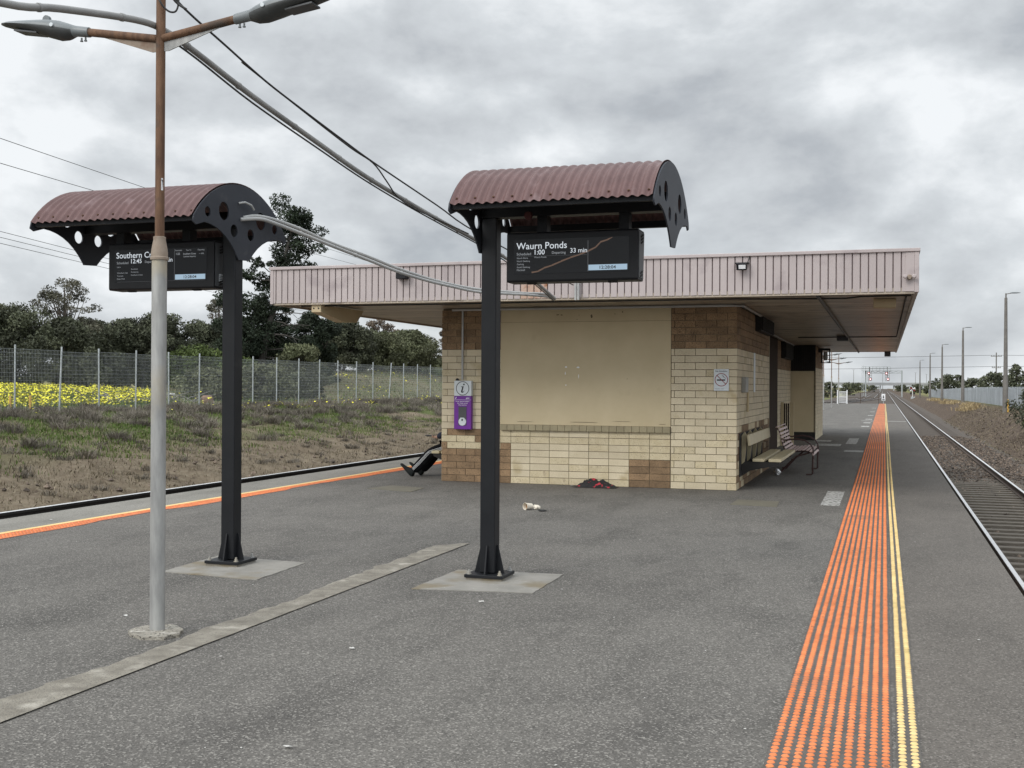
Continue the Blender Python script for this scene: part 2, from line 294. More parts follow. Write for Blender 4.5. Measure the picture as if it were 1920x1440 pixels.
MT['ballast'] = mat('ballast_bed', (0.038, 0.028, 0.021), (0.092, 0.073, 0.057), 16, 0.95, bump=1.0, bscale=22, grime=((0.035, 0.03, 0.026), 1.2, 0.58))
MT['shoulder'] = mat('ballast_grey', (0.055, 0.043, 0.034), (0.105, 0.087, 0.07), 14, 0.95, bump=1.0, bscale=22)

# ------------------------------------------------------------------ mesh helpers
def origin_of(o):
    p = Vector((0, 0, 0))
    while o is not None:
        p += o.location; o = o.parent
    return p

class MB:
    def __init__(s): s.v = []; s.f = []; s.m = []; s.t = []
    def add(s, vs, fs, mi=0, t=1.0):
        b = len(s.v); s.v.extend(tuple(map(float, p)) for p in vs)
        for q in fs: s.f.append(tuple(b + i for i in q)); s.m.append(mi); s.t.append(t)
        return s
    def box(s, x0, x1, y0, y1, z0, z1, mi=0, t=1.0):
        return s.add([(x0, y0, z0), (x1, y0, z0), (x1, y1, z0), (x0, y1, z0), (x0, y0, z1), (x1, y0, z1), (x1, y1, z1), (x0, y1, z1)],
                     [(0, 3, 2, 1), (4, 5, 6, 7), (0, 1, 5, 4), (1, 2, 6, 5), (2, 3, 7, 6), (3, 0, 4, 7)], mi, t)
    def obox(s, c, half, ax, mi=0, t=1.0):
        c = Vector(c); a = [Vector(x).normalized() * h for x, h in zip(ax, half)]
        vs = [c + a[0] * i + a[1] * j + a[2] * k for k in (-1, 1) for j, i in ((-1, -1), (-1, 1), (1, 1), (1, -1))]
        return s.add(vs, [(0, 3, 2, 1), (4, 5, 6, 7), (0, 1, 5, 4), (1, 2, 6, 5), (2, 3, 7, 6), (3, 0, 4, 7)], mi, t)
    def bar(s, p, q, w, h, mi=0, up=(0, 0, 1), t=1.0):
        p, q = Vector(p), Vector(q); d = (q - p); L = d.length; d.normalize(); upv = Vector(up)
        if abs(d.dot(upv)) > 0.98: upv = Vector((0, 1, 0))
        sd = d.cross(upv).normalized(); un = sd.cross(d).normalized()
        return s.obox((p + q) / 2, (L / 2, w / 2, h / 2), (d, sd, un), mi, t)
    def tube(s, pts, rad, n=8, mi=0, cap=True, t=1.0):
        pts = [Vector(p) for p in pts]; k = len(pts)
        rads = list(rad) if hasattr(rad, '__len__') else [rad] * k
        prev = None; rings = []
        for i, p in enumerate(pts):
            d = (pts[min(i + 1, k - 1)] - pts[max(i - 1, 0)])
            if d.length < 1e-9: d = Vector((0, 0, 1))
            d.normalize()
            if prev is None:
                a = d.orthogonal().normalized()
            else:
                a = (prev - d * prev.dot(d))
                a = a.normalized() if a.length > 1e-6 else d.orthogonal().normalized()
            prev = a; bb = d.cross(a)
            rings.append([p + (a * math.cos(2 * PI * j / n) + bb * math.sin(2 * PI * j / n)) * rads[i] for j in range(n)])
        vs = [q for rg in rings for q in rg]
        fs = [(i * n + j, i * n + (j + 1) % n, (i + 1) * n + (j + 1) % n, (i + 1) * n + j) for i in range(k - 1) for j in range(n)]
        if cap: fs += [tuple(range(n - 1, -1, -1)), tuple((k - 1) * n + j for j in range(n))]
        return s.add(vs, fs, mi, t)
    def lathe(s, prof, c=(0, 0, 0), n=20, mi=0, axis='z', t=1.0):
        k = len(prof); vs = []
        for rr, zz in prof:
            for j in range(n):
                a = 2 * PI * j / n; x, y = rr * math.cos(a), rr * math.sin(a)
                p = (x, y, zz) if axis == 'z' else ((x, zz, y) if axis == 'y' else (zz, x, y))
                vs.append((p[0] + c[0], p[1] + c[1], p[2] + c[2]))
        fs = [(i * n + j, i * n + (j + 1) % n, (i + 1) * n + (j + 1) % n, (i + 1) * n + j) for i in range(k - 1) for j in range(n)]
        fs += [tuple(range(n - 1, -1, -1)), tuple((k - 1) * n + j for j in range(n))]
        return s.add(vs, fs, mi, t)
    def prism(s, poly, a, b, axis='y', mi=0, t=1.0):
        """poly of 2-D points in the two other axes (order x,y,z without axis), from a to b along axis"""
        n = len(poly)
        def P(p, q): return {'x': (q, p[0], p[1]), 'y': (p[0], q, p[1]), 'z': (p[0], p[1], q)}[axis]
        vs = [P(p, a) for p in poly] + [P(p, b) for p in poly]
        fs = [tuple(range(n - 1, -1, -1)), tuple(range(n, 2 * n))] + [(i, (i + 1) % n, n + (i + 1) % n, n + i) for i in range(n)]
        return s.add(vs, fs, mi, t)
    def loft(s, rings, mi=0, cap=True):
        n = len(rings[0]); k = len(rings); vs = [q for rg in rings for q in rg]
        fs = [(i * n + j, i * n + (j + 1) % n, (i + 1) * n + (j + 1) % n, (i + 1) * n + j) for i in range(k - 1) for j in range(n)]
        if cap: fs += [tuple(range(n - 1, -1, -1)), tuple((k - 1) * n + j for j in range(n))]
        return s.add(vs, fs, mi)
    def text(s, body, org, right, up, height=None, width=None, align='LEFT', mi=0, bold=0.0, shear=0.0):
        me, w, h = text_mesh(body, bold, shear)
        sc = height / 0.70 if height else 1.0
        sx = sc
        if width: sx = width / w; sc = sc if height else sx
        off = {'LEFT': 0, 'CENTER': -w / 2, 'RIGHT': -w}[align]
        o, rv, uv = Vector(org), Vector(right).normalized(), Vector(up).normalized()
        vs = [o + rv * ((p[0] + off) * sx) + uv * (p[1] * sc) for p in me[0]]
        return s.add(vs, me[1], mi)
    def build(s, name, mats, parent=None, smooth=None, bevel=None, props=None):
        me = bpy.data.meshes.new(name); o0 = origin_of(parent) if parent else Vector((0, 0, 0))
        va = np.array(s.v, dtype=float).reshape(-1, 3) - np.array(o0)
        me.from_pydata(va.tolist(), [], s.f)
        mats = mats if isinstance(mats, (list, tuple)) else [mats]
        for m in mats: me.materials.append(m)
        if len(mats) > 1: me.polygons.foreach_set('material_index', s.m)
        if any(abs(x - 1) > 1e-6 for x in s.t) or any(mm.node_tree.nodes.get('Attribute') for mm in mats):
            at = me.attributes.new('tint', 'FLOAT', 'FACE'); at.data.foreach_set('value', s.t)
        if smooth is not None:
            me.polygons.foreach_set('use_smooth', [True] * len(me.polygons)); me.set_sharp_from_angle(angle=math.radians(smooth))
        me.update()
        o = bpy.data.objects.new(name, me); COL.objects.link(o)
        if parent: o.parent = parent
        if bevel:
            bv = o.modifiers.new('bevel', 'BEVEL'); bv.width = bevel; bv.segments = 2; bv.limit_method = 'ANGLE'; bv.angle_limit = math.radians(40)
        for k, v in (props or {}).items(): o[k] = v
        return o

_txt = {}
def text_mesh(body, bold=0.0, shear=0.0):
    key = (body, bold, shear)
    if key in _txt: return _txt[key]
    cu = bpy.data.curves.new('lettering_curve', 'FONT'); cu.body = body; cu.size = 1.0; cu.offset = bold; cu.shear = shear; cu.resolution_u = 3
    ob = bpy.data.objects.new('lettering_tmp', cu); COL.objects.link(ob)
    dg = bpy.context.evaluated_depsgraph_get(); me = bpy.data.meshes.new_from_object(ob.evaluated_get(dg))
    vs = [tuple(v.co[:2]) for v in me.vertices]; fs = [tuple(p.vertices) for p in me.polygons]
    bpy.data.objects.remove(ob); bpy.data.curves.remove(cu); bpy.data.meshes.remove(me)
    x0 = min(v[0] for v in vs); w = max(v[0] for v in vs) - x0; h = max(v[1] for v in vs)
    _txt[key] = (([(v[0] - x0, v[1]) for v in vs], fs), w, h)
    return _txt[key]

def tag(o, label, cat, group=None, kind=None):
    o['label'] = label; o['category'] = cat
    if group: o['group'] = group
    if kind: o['kind'] = kind
    return o
def thing(name, loc, label, cat, group=None):
    o = bpy.data.objects.new(name, None); o.empty_display_size = 0.2; COL.objects.link(o); o.location = loc
    return tag(o, label, cat, group)
def structure(o): o['kind'] = 'structure'; return o
def stuff(o): o['kind'] = 'stuff'; return o
def dup(o, loc=None, rotz=0.0, label=None, parent=None, scale=1.0):
    c = o.copy(); COL.objects.link(c)
    if parent is not None: c.parent = parent
    if loc is not None:
        c.location = loc; c.rotation_euler = (0, 0, rotz); c.scale = (scale,) * 3
    if label: c['label'] = label
    for ch in [x for x in COL.objects if x.parent == o]: dup(ch, parent=c)
    return c
def plate_with_holes(name, outer, holes, x, thick, m, parent):
    """outer and holes in the (y, z) plane, standing at x"""
    cu = bpy.data.curves.new('plate_curve', 'CURVE'); cu.dimensions = '2D'; cu.fill_mode = 'BOTH'; cu.extrude = thick / 2
    for loop in [outer] + holes:
        sp = cu.splines.new('POLY'); sp.points.add(len(loop) - 1); sp.use_cyclic_u = True
        for p, q in zip(sp.points, loop): p.co = (q[0], q[1], 0, 1)
    ob = bpy.data.objects.new('plate_tmp', cu); COL.objects.link(ob)
    dg = bpy.context.evaluated_depsgraph_get(); me = bpy.data.meshes.new_from_object(ob.evaluated_get(dg))
    o0 = origin_of(parent)
    for v in me.vertices: v.co = Vector((x + v.co.z, v.co.x, v.co.y)) - o0
    bpy.data.objects.remove(ob); bpy.data.curves.remove(cu)
    me.name = name; me.materials.clear(); me.materials.append(m)
    o = bpy.data.objects.new(name, me); COL.objects.link(o); o.parent = parent
    return o
def lerp_prof(x, prof):
    xs = [p[0] for p in prof]; return float(np.interp(x, xs, [p[1] for p in prof]))
def sstep(a, b, x):
    t = min(1, max(0, (x - a) / (b - a))); return t * t * (3 - 2 * t)

# ------------------------------------------------------------------ terrain, platform, tracks (the setting)
LEFT = [(-900, 2.0), (-200, 1.7), (-70, 1.35), (-50, 1.15), (-40, 1.08), (-32, 0.95), (-26, 0.78), (-23, 0.68), (-21, 0.58), (-18, 0.33), (-15, -0.04), (-13, -0.37), (-12.5, -0.47), (-9.4, -0.5), (-9.0, -1.4), (0, -1.4)]
RIGHT = [(0, -1.42), (4.4, -1.42), (5.2, -1.6), (5.8, -1.6), (7.5, -0.5), (8.2, -0.25), (9, -0.2), (12, -0.3), (20, -0.6), (60, -1.0), (200, -1.3), (900, -1.3)]
def ground_z(x, y, rough=True):
    if x < 0:
        zn = lerp_prof(x, LEFT); zf = -1.35
        z = zn + (zf - zn) * sstep(78, 112, y) * sstep(-110, -60, x)
        z += 1.55 * math.exp(-((x + 33) / 5.5) ** 2 - ((y - 72) / 17) ** 2)
        z += 0.22 * math.exp(-((x + 38) / 8) ** 2 - ((y - 34) / 9) ** 2)
    else:
        z = lerp_prof(x, RIGHT)
        if x > 5.5: z += -0.5 * sstep(130, 320, y) * sstep(5.5, 8, x)
    if y > 500: z += 6.5 * sstep(25, 120, abs(x)) * math.exp(-((y - 1010) / 110) ** 2)     # overpass embankments
    if rough:
        a = 0
        if -23.5 < x < -12.6: a = 0.13
        elif x <= -23.5: a = 0.10
        elif 5.4 < x < 14: a = 0.11
        if a and y < 160:
            z += a * (mnoise.fractal(Vector((x * 0.9, y * 0.9, 3)), 1.0, 2.0, 5) * 0.9)
    return z
def axis(*segs):
    out = []
    for a, b, st in segs: out += list(np.arange(a, b - 1e-6, st))
    out.append(segs[-1][1]); return out
gx = axis((-900, -200, 100), (-200, -60, 14), (-60, -26, 1.0), (-26, -12.6, 0.22), (-12.6, -9, 0.4), (-9, 1, 2.5), (1, 5.2, 0.35), (5.2, 9.4, 0.25), (9.4, 14, 0.6), (14, 60, 5), (60, 200, 20), (200, 900, 100))
gy = axis((-40, 4, 4), (4, 62, 0.32), (62, 120, 1.2), (120, 400, 8), (400, 1300, 45), (1300, 3000, 340))
mb = MB(); nx, ny = len(gx), len(gy)
mb.v = [(x, y, ground_z(x, y)) for y in gy for x in gx]
for j in range(ny - 1):
    for i in range(nx - 1):
        xm = (gx[i] + gx[i + 1]) / 2; ym = (gy[j] + gy[j + 1]) / 2
        mi = 0
        if -0.2 < xm < 4.5: mi = 1
        elif 4.4 < xm < 5.7 and ym > 38: mi = 2
        elif -12.4 < xm < -9: mi = 1
        elif ym > 114 and -13 < xm < 5: mi = 1
        mb.f.append((j * nx + i, j * nx + i + 1, (j + 1) * nx + i + 1, (j + 1) * nx + i)); mb.m.append(mi); mb.t.append(1.0)
structure(mb.build('ground', [MT['terrain'], MT['ballast'], MT['shoulder']], smooth=60))

PX0, PX1, PY0, PY1 = -9.5, 0.995, -8.0, 116.0
mb = MB()
xs = [(PX0, -8.62, 2), (-8.62, 0.16, 0), (0.16, PX1, 1)]
for a, b, mi in xs: mb.add([(a, PY0, 0), (b, PY0, 0), (b, PY1, 0), (a, PY1, 0)], [(0, 1, 2, 3)], mi)
for x in (PX0, PX1): mb.add([(x, PY0, 0), (x, PY1, 0), (x, PY1, -1.6), (x, PY0, -1.6)], [(0, 1, 2, 3)], 2)
mb.add([(PX0, PY1, 0), (PX1, PY1, 0), (PX1, PY1, -1.6), (PX0, PY1, -1.6)], [(0, 1, 2, 3)], 2)
mb.add([(PX0, PY0, 0), (PX1, PY0, 0), (PX1, PY0, -1.6), (PX0, PY0, -1.6)], [(0, 1, 2, 3)], 2)
structure(mb.build('platform', [MT['asphalt'], MT['asphalt_edge'], MT['coping']]))

RAILP = [(-0.07, -0.17), (0.07, -0.17), (0.07, -0.155), (0.012, -0.14), (0.012, -0.05), (0.035, -0.042), (0.035, -0.004), (0.03, 0), (-0.03, 0), (-0.035, -0.004), (-0.035, -0.042), (-0.012, -0.05), (-0.012, -0.14), (-0.07, -0.155)]
def rail(path, label, side='rail_side', group=None, tag_it=True):
    mb = MB(); n = len(RAILP); k = len(path); vs = []
    for i, p in enumerate(path):
        p = Vector(p); d = Vector(path[min(i + 1, k - 1)]) - Vector(path[max(i - 1, 0)]); d.z = 0; d.normalize(); sd = Vector((d.y, -d.x, 0))
        vs += [p + sd * a + Vector((0, 0, b)) for a, b in RAILP]
    b0 = len(mb.v); mb.v += [tuple(v) for v in vs]
    for i in range(k - 1):
        for j in range(n):
            mb.f.append((i * n + j, i * n + (j + 1) % n, (i + 1) * n + (j + 1) % n, (i + 1) * n + j)); mb.m.append(1 if j in (6, 7, 8) else 0); mb.t.append(1.0)
    o = mb.build('rail', [MT[side], MT['rail_top']]); return tag(o, label, 'rail', group)
RZ = -1.2
rail([(1.86, -10, RZ), (1.86, 900, RZ)], 'shiny steel rail nearest the right platform edge', group='rails of the right track')
rail([(3.53, -10, RZ), (3.53, 900, RZ)], 'shiny steel rail on the bank side of the right track', group='rails of the right track')
def lz(y): return -0.31 + (-0.89) * sstep(72, 112, y)
def lx(y): return 9.4 * sstep(116, 330, y)
ys = [-10, 20, 40, 60] + list(range(70, 116, 4)) + list(range(116, 340, 10)) + [400, 600, 900]
rail([(-10.35 + lx(y), y, lz(y)) for y in ys], 'steel rail hidden close under the left platform edge', group='rails of the left track')
rail([(-12.0 + lx(y), y, lz(y)) for y in ys], 'black sided rail with bright top below the grassy bank', 'rail_black', group='rails of the left track')
ys2 = list(range(110, 300, 8)) + [340, 420, 600]
for k, dx in enumerate((-5.2, -6.85)):
    rail([(dx - 12 * (1 - sstep(110, 300, y)) + 0.4, y, RZ) for y in ys2], 'siding rail curving away beyond the far platform end', group='siding rails beyond the platform')
sl_me = None
for i, y in enumerate(np.arange(7.4, 58, 0.70)):
    if sl_me is None:
        mb = MB(); mb.box(-1.3, 1.3, -0.115, 0.115, -0.12, 0.0); o = mb.build('sleeper', MT['sleeper'], bevel=0.012); sl_me = o
    else:
        o = sl_me.copy(); COL.objects.link(o)
    dz = 0.0 if y < 37 else -0.015 * (y - 37)
    o.location = (2.7 + random.uniform(-.02, .02), y + random.uniform(-.03, .03), -1.362 + max(dz, -0.06) + random.uniform(-.008, .004)); o.rotation_euler = (0, 0, random.uniform(-.012, .012))
    tag(o, 'weathered grey sleeper laid across the right track', 'sleeper', 'sleepers of the right track')

def stones(name, n, xr, yr, size, zf, m):
    P = np.array([[1, 0, 0], [-1, 0, 0], [0, 1, 0], [0, -1, 0], [0, 0, .8], [0, 0, -.8]]); Fc = [(0, 2, 4), (2, 1, 4), (1, 3, 4), (3, 0, 4), (2, 0, 5), (1, 2, 5), (3, 1, 5), (0, 3, 5)]
    mb = MB()
    for _ in range(n):
        x = random.uniform(*xr); y = yr[0] + (yr[1] - yr[0]) * random.random() ** 1.4
        if 1.95 < x < 3.45 and y < 37 and random.random() < (.93 if y < 33 else .6): x = random.uniform(3.7, 5.3)
        if name != 'ballast_stones' or y > 75: x = x if x > 5 or x < 0 else x
        s = size * random.uniform(.5, 1.3); q = P * s * np.array([random.uniform(.7, 1.3) for _ in range(3)]); a = random.uniform(0, 6.28); c_, s_ = math.cos(a), math.sin(a)
        tl = random.uniform(-.5, .5)
        q = np.stack([q[:, 0] * c_ - q[:, 1] * s_, q[:, 0] * s_ + q[:, 1] * c_, q[:, 2] + tl * q[:, 0]], 1) + np.array([x, y, zf(x, y) + s * .3])
        mb.add(q, Fc, 0, random.choice((.45, .7, .9, 1.1, 1.5, 2.0)))
    return stuff(mb.build(name, m))
stones('ballast_stones', 11000, (1.95, 5.3), (6, 75), 0.042, lambda x, y: ground_z(x, y, False), MT['stone'])
stones('bank_rubble', 1500, (5.2, 8.6), (24, 110), 0.06, lambda x, y: ground_z(x, y, True), MT['stone'])
stones('verge_rubble', 260, (-14.2, -12.3), (12, 60), 0.05, lambda x, y: ground_z(x, y, True), MT['stone'])

# ------------------------------------------------------------------ tactile strips
def dome(mb, x, y, z, r, h, n, mi, t):
    vs = [(x + r * math.cos(2 * PI * j / n), y + r * math.sin(2 * PI * j / n), z) for j in range(n)] + \
         [(x + r * .72 * math.cos(2 * PI * j / n), y + r * .72 * math.sin(2 * PI * j / n), z + h) for j in range(n)]
    mb.add(vs, [(j, (j + 1) % n, n + (j + 1) % n, n + j) for j in range(n)] + [tuple(range(n, 2 * n))], mi, t)
TX0 = -0.436; PITCH = 0.05
def tactile(name, cols, mname, label, wob):
    mb = MB(); zb = 0.004
    lo, hi = TX0 + cols[0] * PITCH - .025, TX0 + cols[-1] * PITCH + .025
    yy = list(np.arange(2.5, PY1 - .1, 1.5)) + [PY1 - .1]
    for a, b in zip(yy[:-1], yy[1:]):
        mb.add([(lo + wob(a), a, zb), (hi + wob(a), a, zb), (hi + wob(b), b, zb), (lo + wob(b), b, zb)], [(0, 1, 2, 3)], 1)
    y = 3.6
    while y < 34:
        n = 14 if y < 9 else (10 if y < 16 else 7)
        patch = 1.0 + 0.07 * math.sin(y * 1.7) * math.sin(y * .63)
        if 21 < y < 30: patch *= 0.86
        for c in cols: dome(mb, TX0 + c * PITCH + wob(y) + random.uniform(-.0012, .0012), y + random.uniform(-.002, .002), zb, 0.0175, 0.005, n, 0, patch * random.uniform(.88, 1.08))
        y += PITCH
    while y < PY1 - .3:
        y2 = min(y + 1.2, PY1 - .2); patch = random.uniform(.88, 1.04)
        for c in cols:
            x = TX0 + c * PITCH; w = .0165
            mb.add([(x - w + wob(y), y, zb), (x + w + wob(y), y, zb), (x + w * .7 + wob(y2), y2, zb + .006), (x - w * .7 + wob(y2), y2, zb + .006),
                    (x - w * .7 + wob(y), y, zb + .006), (x + w * .7 + wob(y), y, zb + .006), (x + w + wob(y2), y2, zb), (x - w + wob(y2), y2, zb)],
                   [(4, 5, 2, 3), (0, 4, 3, 7), (1, 6, 2, 5), (0, 1, 5, 4)], 0, patch)
        y = y2
    return tag(mb.build(name, [MT[mname], MT['stud_base']]), label, 'tactile paving')
tactile('tactile_paving', list(range(10)), 'orange', 'wide orange strip of raised studs along the right platform edge', lambda y: 0.0)
tactile('tactile_paving', [10, 11], 'yellow', 'narrow yellow double row of studs beside the orange studs', lambda y: 0.012 + .006 * math.sin(y * .21))
def left_tactile():
    mb = MB()
    ys = np.arange(-2, 72, .4); inner = [-8.29 + .035 * mnoise.noise(Vector((y * 1.3, 0, 0))) + (.13 if int(y / 2.1) % 5 == 3 else 0) * 0 - (.08 if 10.5 < y < 12.2 or 15.1 < y < 17 else 0) for y in ys]
    for i in range(len(ys) - 1):
        mb.add([(-8.55, ys[i], .004), (inner[i], ys[i], .004), (inner[i + 1], ys[i + 1], .004), (-8.55, ys[i + 1], .004)], [(0, 1, 2, 3)], 1)
    y = 8.0
    while y < 30:
        x = -8.53; lim = float(np.interp(y, ys, inner)) - .02
        while x < lim:
            dome(mb, x, y, .004, .0175, .005, 6, 0, random.uniform(.85, 1.1)); x += .05
        y += .05
    return tag(mb.build('tactile_paving', [MT['orange'], MT['orange_base']]), 'faded orange stud strip with torn edge along the left platform edge', 'tactile paving')
left_tactile()
mb = MB(); mb.add([(-8.64, -2, .005), (-8.555, -2, .005), (-8.555, 72, .005), (-8.64, 72, .005)], [(0, 1, 2, 3)])
tag(mb.build('painted_line', MT['yellow']), 'thin yellow line on the outer side of the left orange strip', 'painted line')

# flat things let into the platform
def slab(name, poly, z, m, label, cat, thick=0.012, group=None, jitter=0.0):
    pts = []
    n = len(poly)
    for i in range(n):
        a, b = Vector(poly[i]), Vector(poly[(i + 1) % n]); k = max(1, int((b - a).length / .05)) if jitter else 1
        for j in range(k):
            p = a.lerp(b, j / k); pts.append((p.x + random.uniform(-jitter, jitter), p.y + random.uniform(-jitter, jitter)))
    mb = MB(); mb.prism(pts, -.02, z, 'z'); return tag(mb.build(name, m), label, cat, group)
slab('concrete_pad', [(-5.63, 8.02), (-4.70, 7.93), (-4.75, 8.84), (-5.68, 8.93)], .006, MT['concrete'], 'square concrete pad under the left black display post', 'concrete pad', jitter=.006)
slab('concrete_pad', [(-3.40, 7.99), (-2.48, 8.12), (-2.49, 9.02), (-3.38, 8.95)], .006, MT['concrete'], 'square concrete pad under the right black display post', 'concrete pad', jitter=.006)
slab('lamp_footing', [(-4.445, 5.99), (-4.43, 6.13), (-4.29, 6.21), (-4.14, 6.15), (-4.09, 5.99), (-4.13, 5.89), (-4.24, 5.86), (-4.38, 5.9)], .022, MT['rough_concrete'], 'rough round concrete footing at the foot of the rusty lamp post', 'footing', jitter=.02)
def drain_strip():
    mb = MB(); ys = np.arange(-1.0, 10.5, .05); lp = [(-1, -4.13), (4.55, -4.122), (5.2, -4.075), (5.8, -4.058), (6.2, -4.106), (6.7, -4.08), (7.3, -4.054), (8.07, -4.115), (9.2, -4.12), (10.2, -4.15), (10.49, -3.93)]
    L_ = [float(np.interp(y, [p[0] for p in lp], [p[1] for p in lp])) + .05 * mnoise.fractal(Vector((y * 5, 1, 0)), 1.0, 2.0, 4) for y in ys]; Rr = [-3.80 - .006 * (y - 4) + .003 * mnoise.noise(Vector((y * 4, 7, 0))) for y in ys]
    for i in range(len(ys) - 1):
        a, b = (L_[i] + .03, L_[i + 1] + .03); mb.add([(a, ys[i], .003), (a + .03, ys[i], .0075), (Rr[i], ys[i], .0075), (Rr[i + 1], ys[i + 1], .0075), (b + .03, ys[i + 1], .0075), (b, ys[i + 1], .003)], [(1, 2, 3, 4), (0, 1, 4, 5)])
    return tag(mb.build('drain_strip', MT['strip']), 'long rough concrete strip set into the asphalt past the rusty lamp post', 'drain strip')
drain_strip()
slab('cover_plate', [(-7.31, 15.5), (-6.5, 15.24), (-6.56, 15.9), (-7.2, 16.1)], .005, MT['stained_plate'], 'stained concrete cover plate by the seated person', 'cover plate')
slab('cover_plate', [(-1.92, 15.15), (-1.31, 15.06), (-1.34, 15.77), (-1.90, 15.84)], .005, MT['stained_plate'], 'brownish cover plate near the right brick pier', 'cover plate')
for i, (x0, x1, y0, y1, lab) in enumerate([(-.79, -.55, 15.5, 17.6, 'worn white mark beside the orange studs nearest the camera'),
        (-.92, -.47, 28.6, 29.3, 'narrow worn white bar beside the orange studs under the roof'), (-1.0, -.72, 32.6, 36.2, 'worn white square patch beside the orange studs under the roof'),
        (-1.75, -1.1, 31.3, 32.4, 'long worn white mark crossing the dark platform under the roof'), (-1.9, -1.45, 33.8, 34.6, 'short white bar near the end of the brick building')]):
    slab('painted_mark', [(x0, y0), (x1, y0), (x1, y1), (x0, y1)], .005, MT['white_patch'], lab, 'painted mark', jitter=.006)
for k, y in enumerate((47, 52, 58, 66, 76, 90)):
    slab('painted_mark', [(-.86, y), (-.56, y), (-.56, y + 1.1), (-.86, y + 1.1)], .005, MT['white_patch'], 'small pale mark in the row beside the far orange studs', 'painted mark', group='pale marks beside the far orange studs')
slab('painted_line', [(-1.0, 55.3), (PX1 - .02, 55.3), (PX1 - .02, 55.75), (-1.0, 55.75)], .0035, MT['white_patch'], 'pale line running across the far platform to its edge', 'painted line')
mb = MB(); mb.box(-3.86, -3.80, 42, 115, -.01, .004); tag(mb.build('drain_channel', MT['stud_base']), 'dark drain channel along the middle of the far platform', 'drain')

# ------------------------------------------------------------------ station building
FY, BX0, BX1, SOF = 17.2, -6.80, -2.09, 2.78
CH, BL = 0.106, 0.318
bld = thing('station_building', (-4.45, 17.2, 0), 'low cream and brown brick station building with overhanging pink clad flat roof', 'station building')
def bricks(mb, p0, ud, nrm, L, z0, z1, pick, stack=False, gap=.008, proud=.010, phase=0.0):
    """courses of bricks on a vertical face: p0 corner, ud along, nrm outwards"""
    p0, ud, nrm = Vector(p0), Vector(ud), Vector(nrm); z = z0; k = 0
    while z < z1 - .03:
        ze = min(z + CH, z1); s = -((.5 if (k % 2 and not stack) else 0) + phase) * BL
        while s < L - .005:
            a, b = max(s, 0), min(s + BL, L)
            if b - a > .03:
                mi = pick((a + b) / 2, (z + ze) / 2, k); t = random.uniform(.92, 1.07) if mi != 2 else random.uniform(.78, 1.16)
                ga = gap / 2 if a > 0 else 0; gb = gap / 2 if b < L else 0
                c = p0 + ud * ((a + ga + b - gb) / 2) + nrm * (proud / 2 + random.uniform(-.0015, .0012)); c.z = p0.z + (z + ze) / 2 + gap * .2
                mb.obox(c, ((b - a - ga - gb) / 2, proud / 2 + .004, (ze - z - gap) / 2), (ud, nrm, (0, 0, 1)), mi, t)
            s += BL
        z += CH; k += 1
BM = [MT['cream_brick'], MT['worn_brick'], MT['brown_brick']]
def core(x0, x1, y0, y1):
    mb = MB(); mb.box(x0, x1, y0, y1, -.02, SOF - .002); return mb.build('wall_core', MT['mortar'], bld)
core(BX0 + .012, BX1 - .012, FY + .012, 22.19); core(-6.3, -2.62, 22.2, 34.3); core(BX0, -1.912, 34.42, 38.4)
def pick_r(s, z, k):
    if z > 2.12: return 2
    if z < .22: return 1 if random.random() < .6 else 0
    return 1 if random.random() < (.03 if z > .8 else .22) else 0
def pick_l(s, z, k):
    if z > 2.12 or z < .50: return 2
    if z < .62: return 1 if s > .25 else 2
    if z < .84: return 1 if random.random() < .75 else 2
    return 1 if random.random() < .12 else 0
def pick_d(s, z, k):
    x = -5.80 + s
    if x > -3.80 and z < .42: return 2
    if x < -5.67 and z < .64: return 2
    if z > .62: return 1 if random.random() < .85 else 0
    if z < .14: return 1
    return 1 if (random.random() < .22 or (x > -3.8 and z < .6)) else 0
def pick_s(s, z, k):
    if z > 2.12: return 2
    if z < .95 and s > .25: return 2 if random.random() < .65 else 1
    if z < .5: return 2 if random.random() < .4 else 1
    return 0 if random.random() < .93 else 1
mb = MB(); bricks(mb, (-3.07, FY + .01, 0), (1, 0, 0), (0, -1, 0), .98, 0, SOF - .004, pick_r, phase=.35); mb.build('brick_pier', BM, bld)
mb = MB(); bricks(mb, (BX0, FY + .01, 0), (1, 0, 0), (0, -1, 0), 1.0, 0, SOF - .004, pick_l, phase=.2); mb.build('brick_pier', BM, bld)
mb = MB(); bricks(mb, (-5.80, FY + .016, 0), (1, 0, 0), (0, -1, 0), 2.73, 0, .845, pick_d, stack=True, phase=.45); mb.build('brick_dado', BM, bld)
mb = MB(); bricks(mb, (BX1 - .01, FY + .003, 0), (0, 1, 0), (1, 0, 0), 4.98, 0, SOF - .004, pick_s, phase=.1); mb.build('side_wall', BM, bld)
mb = MB(); bricks(mb, (BX0 + .01, FY + .003, 0), (0, 1, 0), (-1, 0, 0), 4.98, 0, SOF - .004, pick_s, phase=.6); mb.build('side_wall', BM, bld)
mb = MB(); bricks(mb, (-2.62, 29.8, 0), (0, 1, 0), (1, 0, 0), 4.5, 0, SOF - .004, lambda s, z, k: 2 if (z > 2.0 or s < .1) else 0); mb.build('recess_wall', BM, bld)
mb = MB(); bricks(mb, (-1.912, 34.42, 0), (0, 1, 0), (1, 0, 0), 3.97, 0, SOF - .004, lambda s, z, k: 2 if z > 2.12 else 0); mb.build('side_wall', BM, bld)
mb = MB(); mb.box(-2.61, -2.585, 22.3, 29.75, 0, SOF - .01); mb.build('recess_shade_panel', MT['shade_darkened_brown'], bld)  # dark panel, the shade on the recessed brown brick put into its colour
mb = MB(); mb.box(-2.16, -2.085, 22.185, 22.26, 0, SOF - .006); mb.build('corner_trim', MT['sill'], bld)
